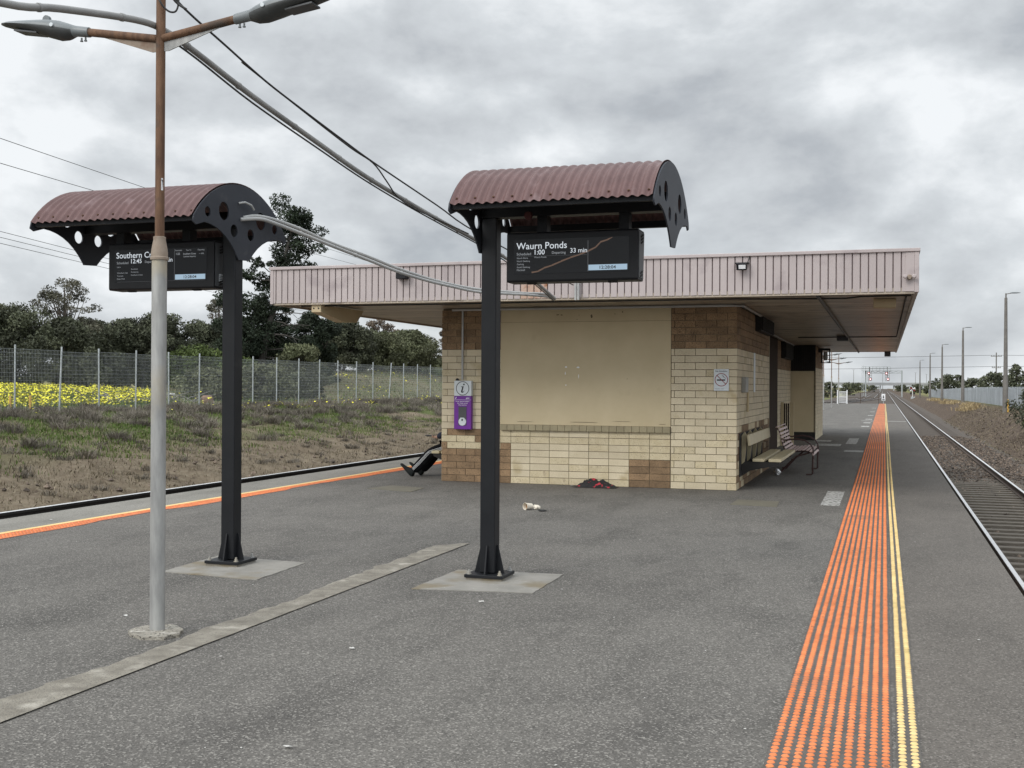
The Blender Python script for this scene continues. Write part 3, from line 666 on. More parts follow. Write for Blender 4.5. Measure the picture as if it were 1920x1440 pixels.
mb = MB(); mb.box(-5.80, -3.07, FY - .002, FY + .05, .935, 2.547); mb.box(-5.80, -3.07, FY + .004, FY + .05, 2.551, SOF - .003)
mb.box(-3.5, -3.075, FY + .001, FY + .02, 2.553, 2.70)
mb.build('infill_panel', MT['cream'], bld)
mb = MB(); x = -5.79
while x < -3.08:
    b = min(x + .118, -3.075); mb.box(x, b - .004, FY - .045, FY + .04, .843, .932, 0, random.uniform(.9, 1.06)); x += .118
mb.build('sill', MT['sill'], bld, bevel=.004)
mb = MB(); mb.box(-3.078, -3.066, FY - .004, FY + .02, .85, SOF - .01); mb.build('joint_strip', MT['mortar'], bld)
# far projecting wall that faces the camera
mb = MB(); mb.box(-2.66, -1.955, 34.37, 34.42, .24, 2.02); mb.build('infill_panel', MT['cream'], bld)
mb = MB(); mb.box(-2.66, -1.91, 34.36, 34.43, 0, .237); mb.build('plinth', MT['dark_void'], bld)
mb = MB()
for k in range(14): mb.box(-2.66 + k * .052, -2.66 + k * .052 + .03, 34.30, 34.34, 2.03, SOF - .02)
mb.box(-2.66, -1.91, 34.345, 34.42, 2.025, SOF - .01); mb.build('vent_grille', MT['dark_void'], bld)
def vent_box(x, y0, y1, z0, z1):
    mb = MB(); mb.box(x, x + .10, y0, y1, z0, z1); n = int((y1 - y0) / .09)
    for k in range(n): mb.box(x + .10, x + .135, y0 + .02 + k * .09, y0 + .055 + k * .09, z0 + .02, z1 - .02)
    for k in range(4): mb.box(x + .012, x + .10, y0 - .016, y0 - .002, z0 + .02 + k * (z1 - z0) / 4, z0 + .02 + (k + .5) * (z1 - z0) / 4)
    mb.build('vent_grille', MT['dark_void'], bld)
vent_box(BX1 + .003, 19.7, 21.8, 2.50, 2.765); vent_box(-2.607, 31.0, 33.6, 2.32, 2.76)
# roof
RX0, RX1, RY0, RY1, FT = -8.93, 0.41, 15.45, 41.5, 3.335
mb = MB(); mb.box(RX0 + .03, RX1 - .03, RY0 + .03, RY1 - .03, 2.83, 3.22); mb.build('roof_deck', MT['grey_box'], bld)
mb = MB(); y = RY0 + .06
while y < RY1 - .1:
    mb.box(RX0 + .05, RX1 - .05, y, y + .142, SOF + random.uniform(0, .004), 2.826, 0, random.uniform(.75, 1.15)); y += .152
mb.build('soffit', MT['soffit'], bld)
mb = MB(); mb.box(RX0 + .05, RX1 - .05, RY0 + .012, RY0 + .055, 2.755, 2.83); mb.box(RX1 - .06, RX1 - .015, RY0 + .06, RY1 - .06, 2.755, 2.83); mb.box(RX0 + .015, RX0 + .06, RY0 + .06, RY1 - .06, 2.755, 2.83)
mb.build('eaves_beam', MT['soffit'], bld)
def fascia():
    mb = MB(); per = .1; ribw = .017
    def run(a, b, fixed, ax, outward):
        n = int(round((b - a) / per)); st = (b - a) / n
        for i in range(n):
            s0 = a + i * st
            mi = 2 if (ax == 'x' and -4.92 < s0 < -4.55) else 0
            dep = random.uniform(-.0025, .0025)
            for (p, q, d, mm) in ((s0, s0 + st - ribw, dep, mi), (s0 + st - ribw, s0 + st, -.022, 1)):
                lo, hi = sorted((fixed + outward * d, fixed - outward * .03))
                if ax == 'x': mb.box(p, q, lo, hi, SOF + .006 - (.004 if mm != 1 else 0), FT - .03, mm)
                else: mb.box(lo, hi, p, q, SOF + .006 - (.004 if mm != 1 else 0), FT - .03, mm)
    run(RX0, RX1, RY0, 'x', -1); run(RX0, RX1, RY1, 'x', 1)
    run(RY0 + .03, RY1 - .03, RX0, 'y', -1); run(RY0 + .03, RY1 - .03, RX1, 'y', 1)
    return mb.build('fascia', [MT['pink_clad'], MT['rib_shadow'], MT['rust_clad']], bld)
fascia()
mb = MB()
mb.box(RX0 - .02, RX1 + .02, RY0 - .025, RY0 + .12, FT - .045, FT); mb.box(RX0 - .02, RX1 + .02, RY1 - .12, RY1 + .025, FT - .045, FT)
mb.box(RX0 - .02, RX0 + .12, RY0 + .122, RY1 - .122, FT - .045, FT); mb.box(RX1 - .12, RX1 + .02, RY0 + .122, RY1 - .122, FT - .045, FT)
mb.build('roof_capping', MT['pink_clad'], bld, bevel=.006)
mb = MB(); mb.box(RX0 - .004, RX0 + .05, RY0 - .012, RY0 + .05, SOF - .01, FT - .05); mb.build('corner_flashing', MT['pink_clad'], bld, bevel=.004)
mb = MB(); mb.box(RX1 - .05, RX1 + .006, RY0 - .012, RY0 + .05, SOF - .01, FT - .05)
mb.box(RX1 - .16, RX1 - .05, RY0 - .006, RY0 + .02, SOF, FT - .05); mb.build('corner_flashing', MT['pink_clad'], bld, bevel=.004)
mb = MB(); mb.prism([(15.50, 2.64), (15.50, 2.752), (17.0, 2.752), (16.75, 2.55), (16.3, 2.53)], -8.26, -8.10, 'x')
for x in (-8.22, -8.14): mb.lathe([(.013, 15.492), (.013, 15.503)], (x, 0, 2.70), 10, 1, 'y')
mb.build('rainwater_head', [MT['beige_box'], MT['sign_black']], bld, bevel=.006)
mb = MB(); mb.box(BX1 + .002, -1.9, 22.19, 22.21, 0, .001) if False else None
# service runs under the roof
def run(name, pts, rad, m, label, cat, n=8, clips=None, parent=None):
    mb = MB(); mb.tube(pts, rad, n)
    if clips:
        for p in clips: mb.lathe([(rad * 1.6, -.012), (rad * 1.6, .012)], p, 8, 0, 'x')
    return tag(mb.build(name, m, smooth=50), label, cat)
run('conduit', [(-.84, 15.6, 2.752), (-.84, 40.8, 2.752)], .026, MT['vent_grey'], 'dark pipe run along the underside of the right eaves', 'conduit')
run('cable', [(-8.5, 15.62, 2.745), (-6, 15.63, 2.738), (-4.5, 15.62, 2.742), (-3.0, 15.63, 2.738), (-1.9, 15.64, 2.74), (-1.55, 15.9, 2.75), (-.5, 16.0, 2.748), (-.3, 15.75, 2.75), (.33, 15.72, 2.75)], .011, MT['cable'], 'black cable clipped along the underside of the front eaves', 'cable')
run('cable', [(.27, 15.9, 2.755), (.27, 28.4, 2.755), (-1.2, 28.5, 2.758), (-2.0, 28.6, 2.758)], .012, MT['cable'], 'black cable crossing under the right eaves near the platform edge', 'cable')
run('conduit', [(-6.6, 17.12, 2.755), (-2.2, 17.12, 2.755), (-2.0, 17.2, 2.755), (-2.0, 22.0, 2.755), (-2.4, 22.4, 2.755), (-2.5, 34.0, 2.755)], .02, MT['conduit'], 'grey conduit along the top of the brick walls', 'conduit')
run('conduit', [(-6.437, 17.165, 2.75), (-6.437, 17.165, 1.64)], .017, MT['conduit'], 'grey pipe running down the brick pier to the help point', 'conduit')
for x, y, z, w, d, h, m, lab in ((.0, 16.75, 2.66, .30, .28, .12, 'beige_box', 'beige junction box under the right front corner of the eaves'), (-.95, 28.4, 2.66, .26, .5, .12, 'vent_grey', 'dark junction box where cables cross under the eaves'), (.10, 41.2, 2.62, .2, .3, .155, 'vent_grey', 'small dark box hanging at the far edge of the eaves')):
    mb = MB(); mb.box(x - w / 2, x + w / 2, y - d / 2, y + d / 2, z, 2.778); tag(mb.build('junction_box', MT[m], bevel=.008), lab, 'junction box')
lan = thing('wall_lantern', (-1.85, 35.6, 2.3), 'dark lantern hanging off the far brick corner under the roof', 'lantern')
mb = MB(); mb.box(-1.83, -1.55, 35.5, 35.8, 2.66, 2.72); mb.box(-1.9, -1.83, 35.6, 35.7, 2.6, 2.72)
for a in (-1.82, -1.58):
    for b in (35.51, 35.77): mb.box(a, a + .025, b, b + .025, 2.3, 2.66)
mb.box(-1.83, -1.55, 35.5, 35.8, 2.28, 2.30); mb.build('lantern_frame', MT['dark_void'], lan)
mb = MB(); mb.lathe([(.05, 2.36), (.07, 2.45), (.06, 2.62)], (-1.69, 35.65, 0), 12); mb.build('bulb', MT['grey_box'], lan)

# fittings on the fascia
fl = thing('floodlight', (-1.81, 15.4, 3.15), 'small black floodlight with white face on the pink fascia', 'floodlight')
mb = MB(); mb.obox((-1.81, 15.36, 3.15), (.068, .03, .048), ((1, 0, 0), (0, .94, .34), (0, -.34, .94))); mb.build('lamp_body', MT['housing'], fl, bevel=.008)
mb = MB(); mb.obox((-1.80, 15.325, 3.138), (.045, .004, .026), ((1, 0, 0), (0, .94, .34), (0, -.34, .94))); mb.build('lens', MT['white_paint'], fl)
mb = MB(); mb.box(-1.90, -1.72, 15.39, 15.455, 3.19, 3.205); mb.tube([(-1.74, 15.42, 3.2), (-1.72, 15.43, 3.26), (-1.72, 15.44, 3.31)], .007, 6); mb.build('bracket', MT['housing'], fl)
sb = thing('speaker_box', (-6.72, 15.4, 3.12), 'small dark box mounted on the left half of the pink fascia', 'box')
mb = MB(); mb.box(-6.80, -6.64, 15.33, 15.452, 3.10, 3.20); mb.build('housing', MT['housing'], sb, bevel=.006)
mb = MB(); mb.box(-6.81, -6.63, 15.31, 15.45, 3.202, 3.215); mb.build('hood', MT['pink_clad'], sb)
cf = thing('corner_fitting', (.30, 15.4, 2.96), 'small twin spot fitting near the right end of the pink fascia', 'light fitting')
mb = MB(); mb.lathe([(.025, 15.39), (.035, 15.41), (.03, 15.455)], (.30, 0, 2.96), 12, 0, 'y'); mb.build('base', MT['rust_pale'], cf)
for s in (-1, 1):
    mb = MB(); mb.lathe([(.018, 15.34), (.028, 15.36), (.02, 15.40)], (.30 + s * .055, 0, 2.965), 12, 0, 'y'); mb.tube([(.30, 15.41, 2.96), (.30 + s * .055, 15.40, 2.965)], .01, 6); mb.build('spot_lamp', MT['pink_clad'], cf)

# help point, no smoking sign and wall fittings
hp = thing('help_point', (-6.415, 17.19, .843), 'purple and white information help point on the left brick pier', 'help point')
X0, X1, YF = -6.559, -6.266, 17.115
mb = MB(); mb.box(X0, X1, YF, 17.195, .843, 1.376); mb.build('purple_panel', MT['purple'], hp, bevel=.006)
mb = MB(); mb.box(X0, X1, YF, 17.195, 1.379, 1.62); mb.build('white_panel', MT['sign_white'], hp, bevel=.006)
mb = MB(); cx, cz = (X0 + X1) / 2, 1.499
for i in range(40):
    a0, a1 = 2 * PI * i / 40, 2 * PI * (i + 1) / 40
    mb.add([(cx + rr * math.cos(a), YF - .0025, cz + rr * math.sin(a)) for rr, a in ((.102, a0), (.112, a0), (.112, a1), (.102, a1))], [(0, 1, 2, 3)])
def lens(cx_, cz_, rx, rz, n=16): mb.add([(cx_ + rx * math.cos(2 * PI * j / n), YF - .003, cz_ + rz * math.sin(2 * PI * j / n)) for j in range(n)], [tuple(range(n))])
lens(cx + .022, cz + .062, .014, .014)
mb.add([(cx + p, YF - .003, cz + q) for p, q in ((-.028, .028), (.02, .034), (.0, -.045), (.004, -.056), (.016, -.05), (.026, -.036), (.031, -.040), (.014, -.066), (-.008, -.073), (-.026, -.064), (-.026, -.045), (-.008, .012), (-.012, .021), (-.028, .021))], [tuple(range(14))])
mb.build('information_symbol', MT['sign_black'], hp)
mb = MB(); R3, U3 = (1, 0, 0), (0, 0, 1)
for s, z in (('Press green button', 1.282), ('for next train', 1.254), ('information', 1.226)): mb.text(s, (cx, YF - .0025, z), R3, U3, height=.0155, width=min(.235, .0128 * len(s)), align='CENTER', bold=.012)
mb.box(X0 + .01, X1 - .01, YF - .0025, YF - .001, 1.312, 1.316)
mb.add([(X0 + .02, YF - .003, 1.330), (X0 + .032, YF - .003, 1.330), (X0 + .046, YF - .003, 1.36), (X0 + .034, YF - .003, 1.36)], [(0, 1, 2, 3)])
mb.text('ptv', (X1 - .085, YF - .003, 1.335), R3, U3, height=.02, width=.06, bold=.03)
mb.build('lettering', MT['white_paint'], hp)
mb = MB(); mb.box(cx - .068, cx + .068, YF - .006, YF, .905, 1.205); mb.build('speaker_plate', MT['vent_grey'], hp, bevel=.004)
mb = MB(); mb.lathe([(.062, YF - .012), (.066, YF - .006)], (cx, 0, .965), 20, 0, 'y'); mb.box(cx - .033, cx + .033, YF - .0155, YF - .0125, .965, 1.03); mb.build('button_plate', MT['sign_white'], hp)
mb = MB(); mb.box(cx - .012, cx + .014, YF - .018, YF - .016, .98, 1.01); mb.build('button', MT['sign_black'], hp)
mb = MB(); mb.lathe([(.028, 1.622), (.03, 1.635), (.018, 1.655), (.004, 1.66)], (X0 + .04, 17.155, 0), 14); mb.build('beacon', MT['sign_black'], hp, smooth=40)

ns = thing('no_smoking_sign', (-2.31, 17.19, 1.486), 'white no smoking sign on the right brick pier', 'sign')
nx0, nx1, nz0, nz1 = -2.425, -2.203, 1.488, 1.812; YS = 17.178
mb = MB(); mb.box(nx0, nx1, YS, 17.186, nz0, nz1); mb.build('sign_plate', MT['sign_white'], ns, bevel=.003)
c0, c1 = (nx0 + nx1) / 2, 1.652
mb = MB(); mb.text('No Smoking', (c0, YS - .0015, 1.772), R3, U3, height=.019, width=.175, align='CENTER', bold=.02); mb.text('Penalties apply', (nx0 + .02, YS - .0015, 1.512), R3, U3, height=.011, width=.13)
mb.box(c0 - .068, c0 + .055, YS - .002, YS - .0005, c1 - .014, c1 + .006)
pts = [(c0 + .058, c1 + .012), (c0 + .064, c1 + .026), (c0 + .044, c1 + .034), (c0 + .034, c1 + .046), (c0 + .024, c1 + .066)]
for a, b in zip(pts[:-1], pts[1:]): mb.bar((a[0], YS - .001, a[1]), (b[0], YS - .001, b[1]), .004, .001, 0, (0, 1, 0))
pts = [(p[0] - .014, p[1] + .008) for p in pts]
for a, b in zip(pts[1:-1], pts[2:]): mb.bar((a[0], YS - .001, a[1]), (b[0], YS - .001, b[1]), .004, .001, 0, (0, 1, 0))
mb.build('lettering', MT['sign_black'], ns)
mb = MB()
for i in range(36):
    a0, a1 = 2 * PI * i / 36, 2 * PI * (i + 1) / 36
    mb.add([(c0 + rr * math.cos(a), YS - .0018, c1 + rr * math.sin(a)) for rr, a in ((.088, a0), (.098, a0), (.098, a1), (.088, a1))], [(0, 1, 2, 3)])
mb.bar((c0 - .063, YS - .0028, c1 + .063), (c0 + .063, YS - .0028, c1 - .063), .010, .0008, 0, (0, 1, 0)); mb.build('prohibition_ring', MT['sign_red'], ns)
mb = MB(); mb.box(BX1 + .002, BX1 + .014, 19.46, 19.66, 1.46, 2.12); tag(mb.build('sign_board', MT['sign_white'], bevel=.002), 'narrow pale board seen edge on along the shaded brick side wall', 'sign board')
eb = thing('switch_box', (-2.06, 18.0, 1.47), 'cream switch box with conduit on the brick side wall', 'switch box')
mb = MB(); mb.box(BX1 + .002, BX1 + .075, 17.75, 18.1, 1.46, 1.70); mb.build('box_body', MT['grey_box'], eb, bevel=.01)
mb = MB(); mb.tube([(BX1 + .035, 18.15, 1.66), (BX1 + .035, 18.34, 1.655), (BX1 + .035, 18.4, 1.60), (BX1 + .03, 18.4, 1.15)], .018, 8); mb.build('conduit', MT['beige_box'], eb, smooth=50)
mb = MB(); rr = random.Random(3)
for (a, b, w, h) in ((-4.725, 1.843, .05, .028), (-4.53, 1.835, .05, .03), (-4.735, 1.74, .014, .055), (-4.52, 1.70, .012, .07), (-4.725, 1.56, .022, .022)):
    n = 7; mb.add([(a + w * .5 * math.cos(2 * PI * j / n) * rr.uniform(.6, 1.2), FY - .0035, b + h * .5 * math.sin(2 * PI * j / n) * rr.uniform(.6, 1.2)) for j in range(n)], [tuple(range(n))])
mb.build('bare_plaster_chips', MT['white_paint'], bld)
mb = MB()
for (a, b, w, h) in ((-4.86, 2.66, .05, .02), (-4.80, 2.655, .04, .016), (-4.32, 2.63, .04, .07), (-3.83, 2.69, .02, .03), (-3.95, 2.66, .02, .015), (-4.52, 2.65, .015, .012), (-4.55, 2.585, .02, .01), (-4.35, 2.75, .03, .03), (-4.45, .985, .5, .007), (-3.85, 1.005, .3, .006), (-3.2, .97, .16, .008), (-5.4, .98, .3, .006), (-3.75, 1.66, .012, .012)):
    n = 9; mb.add([(a + w * .5 * math.cos(2 * PI * j / n) * rr.uniform(.6, 1.2), FY - .0105 + (.003 if b < 2.547 else .0105), b + h * .5 * math.sin(2 * PI * j / n) * rr.uniform(.6, 1.2)) for j in range(n)], [tuple(range(n))])
mb.build('scuff_marks', MT['mortar'], bld)
cr_ = thing('slatted_screen', (-2.44, 31.0, 0), 'cream framed brown slatted screen standing behind the curved bench', 'screen')
for a, b in ((-2.60, -2.53), (-2.37, -2.27)):
    mb = MB(); mb.box(a, b, 30.95, 31.05, 0, 1.15); mb.build('post', MT['beige_box'], cr_)
for k in range(3):
    mb = MB(); mb.box(-2.525 + k * .05, -2.49 + k * .05, 30.98, 31.02, .03, 1.12); mb.build('slat', MT['shade_darkened_brown'], cr_)


# ------------------------------------------------------------------ display shelters
def arch(s, R=.936, zc=3.25 - .936): return zc + math.sqrt(max(R * R - s * s, 0))
def shelter(px, py, x0, x1, yc, post_in, label, group):
    t = thing('display_shelter', (px, py, 0), label, 'display shelter', group)
    a = .0625
    mb = MB(); mb.box(px - a, px + a, py - a, py + a, .05, 2.88); mb.build('post', MT['black_paint'], t, bevel=.008)
    mb = MB(); mb.box(px - .16, px + .16, py - .16, py + .16, .022, .047); mb.build('base_plate', MT['black_paint'], t, bevel=.003)
    mb = MB(); mb.box(px - .15, px + .15, py - .15, py + .15, .004, .0215); mb.build('grout_bed', MT['concrete'], t)
    for dx, dy in ((1, 0), (-1, 0), (0, 1), (0, -1)):
        mb = MB(); g = .006
        tri = [(a, .047), (a + .062, .047), (a + .010, .27), (a, .27)]
        if dx: mb.prism([(px + dx * p, z) for p, z in tri], py - g, py + g, 'y')
        else: mb.prism([(py + dy * p, z) for p, z in tri], px - g, px + g, 'x')
        mb.build('gusset', MT['black_paint'], t)
    for dx in (-1, 1):
        for dy in (-1, 1):
            mb = MB(); c = (px + dx * .128, py + dy * .128, 0); mb.lathe([(.020, .047), (.020, .053)], c, 12); mb.lathe([(.014, .053), (.014, .068)], c, 6); mb.lathe([(.008, .068), (.008, .083)], c, 8); mb.build('anchor_bolt', MT['galv'], t)
    outer = [(yc + s, arch(s)) for s in np.linspace(-.73, .73, 33)]
    def q(p, c, e, n=8): return [((1 - k) ** 2 * p[0] + 2 * k * (1 - k) * c[0] + k * k * e[0], (1 - k) ** 2 * p[1] + 2 * k * (1 - k) * c[1] + k * k * e[1]) for k in np.linspace(0, 1, n)]
    lowb = [(.745, 2.845), (.70, 2.828)] + q((.66, 2.856), (.33, 2.86), (.105, 2.615)) + [(-.065, 2.605)] + q((-.075, 2.62), (-.27, 2.86), (-.58, 2.862)) + [(-.70, 2.825), (-.745, 2.845)]
    outer += [(yc + y, z) for y, z in lowb]
    holes = [[(yc + y + rr * math.cos(k), z + rr * math.sin(k)) for k in np.linspace(0, 2 * PI, 21)[:-1]] for y, z, rr in ((-.536, 2.952, .042), (-.296, 2.990, .077), (-.138, 2.845, .055), (.127, 2.842, .052), (.295, 2.984, .077), (.537, 2.942, .043))]
    for x in (x0, x1):
        o = plate_with_holes('end_plate', outer, holes, x, .012, MT['slate_paint'], t)
    mb = MB(); XA, XB = min(x0, x1) + .008, max(x0, x1) - .008; n = int((XB - XA) / .0715) * 8; m_ = 26
    vs = []
    for up in (0, 1):
        for i in range(n + 1):
            x = XA + (XB - XA) * i / n; am = .010 * math.cos(2 * PI * i / 8)
            for j in range(m_ + 1):
                th = math.radians(-52 + 104 * j / m_); R = .936 + .004 + am - (0 if up else .0025)
                if abs(R * math.sin(th)) > 2: R = R
                vs.append((x, yc + R * math.sin(th), 3.25 - .936 + R * math.cos(th)))
    W = m_ + 1; o = (n + 1) * W; fs = []
    for i in range(n):
        for j in range(m_):
            p = i * W + j; fs.append((p, p + W, p + W + 1, p + 1)); fs.append((o + p, o + p + 1, o + p + W + 1, o + p + W))
    for i in range(n):
        for j in (0, m_): p = i * W + j; fs.append((p, p + W, o + p + W, o + p))
    for i in (0, n):
        for j in range(m_): p = i * W + j; fs.append((p, p + 1, o + p + 1, o + p))
    mb.add(vs, fs); rs = mb.build('roof_sheet', MT['maroon_sheet'], t, smooth=40)
    mb = MB()
    for i in range(0, n // 8, 2):
        x = XA + (XB - XA) * (i + .5) * 8 / n
        for sg in (-1, 1):
            th = math.radians(48 * sg); mb.lathe([(.008, -.004), (.008, .004)], (x, yc + .936 * math.sin(th), 3.25 - .936 + .936 * math.cos(th) + .002), 8)
    mb.build('roof_screw', MT['rust'], rs)
    mb = MB(); mb.box(XA, XB, yc - .70, yc - .66, 2.86, 2.915); mb.box(XA, XB, yc + .66, yc + .70, 2.86, 2.915)
    mb.box(XA, XB, yc - .06, yc + .06, 2.885, 2.98); mb.box(XA, XB, yc - .36, yc - .32, 3.03, 3.09); mb.box(XA, XB, yc + .32, yc + .36, 3.03, 3.09); mb.build('purlin', MT['black_paint'], t)
    for k in (.3, .75):
        mb = MB(); x = (px + (x1 if post_in == 'left' else x0) * 1.0 - px) ; xh = px + (((x1 if post_in == 'left' else x0)) - px) * k
        mb.box(xh - .04, xh + .04, yc - .05, yc + .05, 2.745, 2.884); mb.build('hanger', MT['black_paint'], t)
    return t
GRP = 'display shelters on the platform'
shelter(-5.323, 8.57, -6.83, -5.25, 8.60, 'right', 'black post shelter with curved maroon roof behind the rusty lamp post', GRP)
shelter(-3.005, 8.66, -3.085, -1.545, 8.66, 'left', 'black post shelter with curved maroon roof in the middle of the view', GRP)

def display(x0, x1, yf, z0, z1, label, roll):
    d = thing('departure_display', ((x0 + x1) / 2, yf, z1), label, 'departure display', 'departure displays under the shelters')
    W, Hh = x1 - x0, z1 - z0
    mb = MB(); mb.prism([(yf + .012, z0), (yf, z0 + .012), (yf, z1 - .012), (yf + .012, z1), (yf + .23, z1), (yf + .24, z1 - .02), (yf + .20, z0 + .01), (yf + .19, z0)], x0, x1, 'x'); mb.build('housing', MT['housing'], d, bevel=.006)
    mb = MB(); mb.prism([(yf + .02, z0 + .02), (yf + .02, z1 - .02), (yf + .21, z1 - .02), (yf + .175, z0 + .02)], x1 + .0005, x1 + .006, 'x'); cs = mb.build('side_cover', MT['vent_grey'], d)
    mb = MB()
    for k in range(3): mb.obox((x1 + .008, yf + .12, z1 - .045 - k * .024), (.003, .04, .006), ((1, 0, 0), (0, 1, .3), (0, -.3, 1)))
    for k in range(2): mb.obox((x1 + .008, yf + .10, z0 + .04 + k * .024), (.003, .035, .006), ((1, 0, 0), (0, 1, .3), (0, -.3, 1)))
    mb.build('vent_slot', MT['dark_void'], cs)
    for k in (.18, .80):
        mb = MB(); mb.box(x0 + W * k - .035, x0 + W * k + .035, yf + .05, yf + .09, z0 - .012, z0 + .002); mb.build('latch', MT['dark_void'], d)
    sx0, sx1, sz0, sz1 = x0 + .058 * W, x0 + .935 * W, z0 + .165 * Hh, z0 + .85 * Hh
    mb = MB(); mb.box(sx0, sx1, yf - .0025, yf + .004, sz0, sz1); sc = mb.build('screen', MT['screen'], d)
    mb = MB(); mb.box(sx0, sx1, yf + .236, yf + .2425, z0 + .22 * Hh, sz1) if False else None
    return d, sc, (sx0, sx1, sz0, sz1), yf - .0032
def P(b, a, c): return (b[0] + (b[1] - b[0]) * a, c)
d2, s2, b2, y2 = display(-2.822, -1.776, 8.50, 2.355, 2.745, 'black departure display reading Waurn Ponds under the right shelter', 0)
w = b2[1] - b2[0]; h = b2[3] - b2[2]
def at(b, a, c): return (b[0] + (b[1] - b[0]) * a, None, b[2] + (b[3] - b[2]) * (1 - c))
def put(mb, b, y, s, a, c, width=None, height=None, bold=0.0, align='LEFT'):
    p = at(b, a, c); mb.text(s, (p[0], y, p[2]), R3, U3, height=height, width=width * (b[1] - b[0]) if width else None, align=align, bold=bold)
mb = MB(); put(mb, b2, y2, 'Waurn Ponds', .022, .28, .445, bold=.004); put(mb, b2, y2, '1:00', .185, .445, .088, bold=.006); put(mb, b2, y2, '33 min', .497, .42, .145, bold=.003)
mb.build('lettering', MT['screen_text'], s2)
mb = MB(); put(mb, b2, y2, 'Scheduled', .025, .455, .127); put(mb, b2, y2, 'Departing', .337, .438, .12)
for i, s in enumerate(('North Shore', 'North Geelong', 'Geelong', 'South Geelong', 'Marshall')): put(mb, b2, y2, s, .027, .56 + i * .088, .0089 * len(s))
put(mb, b2, y2, 'Waurn Ponds', .18, .545, .108); mb.build('lettering', MT['screen_dim'], s2)
def clock(b, y, sc, a0, a1, c0, c1):
    mb = MB(); p, q = at(b, a0, c1), at(b, a1, c0); mb.box(p[0], q[0], y - .0004, y + .002, p[2], q[2]); mb.build('clock_bar', MT['clock_bar'], sc)
    mb = MB(); mb.text('12:28:04', ((p[0] + q[0]) / 2, y - .0012, p[2] + (q[2] - p[2]) * .22), R3, U3, height=(q[2] - p[2]) * .56, width=(q[0] - p[0]) * .42, align='CENTER', bold=.02); mb.build('lettering', MT['sign_black'], sc)
clock(b2, y2, s2, .655, .985, .785, .945)
mb = MB(); p, q = at(b2, .03, .49), at(b2, .64, .487); mb.box(p[0], q[0], y2 - .0003, y2 + .001, p[2], p[2] + .0012); p, q = at(b2, .648, .97), at(b2, .652, .08); mb.box(p[0], q[0], y2 - .0003, y2 + .001, p[2], q[2]); mb.build('rule', MT['screen_line'], s2)
rib = [(.16, .985), (.22, .95), (.27, .86), (.34, .79), (.42, .68), (.50, .58), (.58, .50), (.66, .40), (.72, .30), (.76, .16), (.82, .10), (.86, .02)]  # outline of a landscape reflection painted onto the screen
mb = MB()
for i in range(len(rib) - 1):
    (a, c), (a2, c2) = rib[i], rib[i + 1]; q = [at(b2, a, c), at(b2, a2, c2), at(b2, a2 - .004, max(c2 - .035, .012)), at(b2, a - .004, c - .045)]
    mb.add([(p[0], y2 + .0006, p[2]) for p in q], [(0, 1, 2, 3)])
mb.build('screen_reflection', MT['reflection_tan'], s2)
mb = MB()
for i in range(len(rib) - 1):
    (a, c), (a2, c2) = rib[i], rib[i + 1]; q = [at(b2, a - .004, c - .045), at(b2, a2 - .004, max(c2 - .035, .012)), at(b2, a2 - .03, max(c2 - .26, .01)), at(b2, max(a - .04, .05), max(c - .28, .01))]
    mb.add([(p[0], y2 + .0008, p[2]) for p in q], [(0, 1, 2, 3)])
mb.build('screen_reflection', MT['reflection_brown'], s2)
d1, s1, b1, y1 = display(-6.497, -5.432, 8.45, 2.363, 2.775, 'black departure display reading Southern Cross under the left shelter', 0)
mb = MB(); put(mb, b1, y1, 'Southern Cross', .022, .25, .49, bold=.004); put(mb, b1, y1, '12:45', .185, .415, .115, bold=.006); put(mb, b1, y1, '17 min', .49, .40, .145, bold=.003); mb.build('lettering', MT['screen_text'], s1)
mb = MB(); put(mb, b1, y1, 'Scheduled', .027, .43, .127); put(mb, b1, y1, 'Departing', .337, .415, .12)
for i, s in enumerate(('Lara', '-----', 'Wyndham Vale', 'Tarneit', 'Deer Park')): put(mb, b1, y1, s, .03, .54 + i * .092, .0098 * len(s) if i != 1 else .03, height=.011 if i != 1 else .002)
for i, s in enumerate(('-----', 'Sunshine', 'Footscray', 'Southern Cross')): put(mb, b1, y1, s, .185, .52 + i * .092, .0092 * len(s) if i else .03, height=.011 if i else .002)
put(mb, b1, y1, 'Scheduled', .665, .085, .07); put(mb, b1, y1, 'Then To', .78, .085, .055); put(mb, b1, y1, 'Departing', .905, .085, .07)
put(mb, b1, y1, '1:25', .675, .20, .04, bold=.01); put(mb, b1, y1, 'Southern Cross', .75, .20, .135, bold=.01); put(mb, b1, y1, '-- min', .92, .20, .05); put(mb, b1, y1, 'Limited express', .755, .28, .13); mb.build('lettering', MT['screen_dim'], s1)
mb = MB(); p, q = at(b1, .655, .97), at(b1, .658, .02); mb.box(p[0], q[0], y1 - .0003, y1 + .001, p[2], q[2]); p, q = at(b1, .03, .99), at(b1, .98, .985); mb.box(p[0], q[0], y1 - .0003, y1 + .001, p[2], q[2]); mb.build('rule', MT['screen_line'], s1)
clock(b1, y1, s1, .665, .985, .80, .955)
mb = MB(); mb.box(-5.426, -5.4255, 8.52, 8.60, 2.42, 2.49); mb.build('warning_label', MT['sign_white'], d1)
mb = MB()
for k in range(4): mb.box(-5.4253, -5.4250, 8.525, 8.59 - .01 * (k % 2), 2.428 + k * .014, 2.434 + k * .014)
mb.build('label_print', MT['sign_black'], d1)
hd = MB(); hd.lathe([(.03, 8.40), (.034, 8.42), (.02, 8.46)], (-2.62, 0, 2.86), 16, 0, 'y'); tag(hd.build('red_beacon', MT['dull_red'], smooth=40), 'dark red round fitting under the right maroon shelter roof', 'beacon')

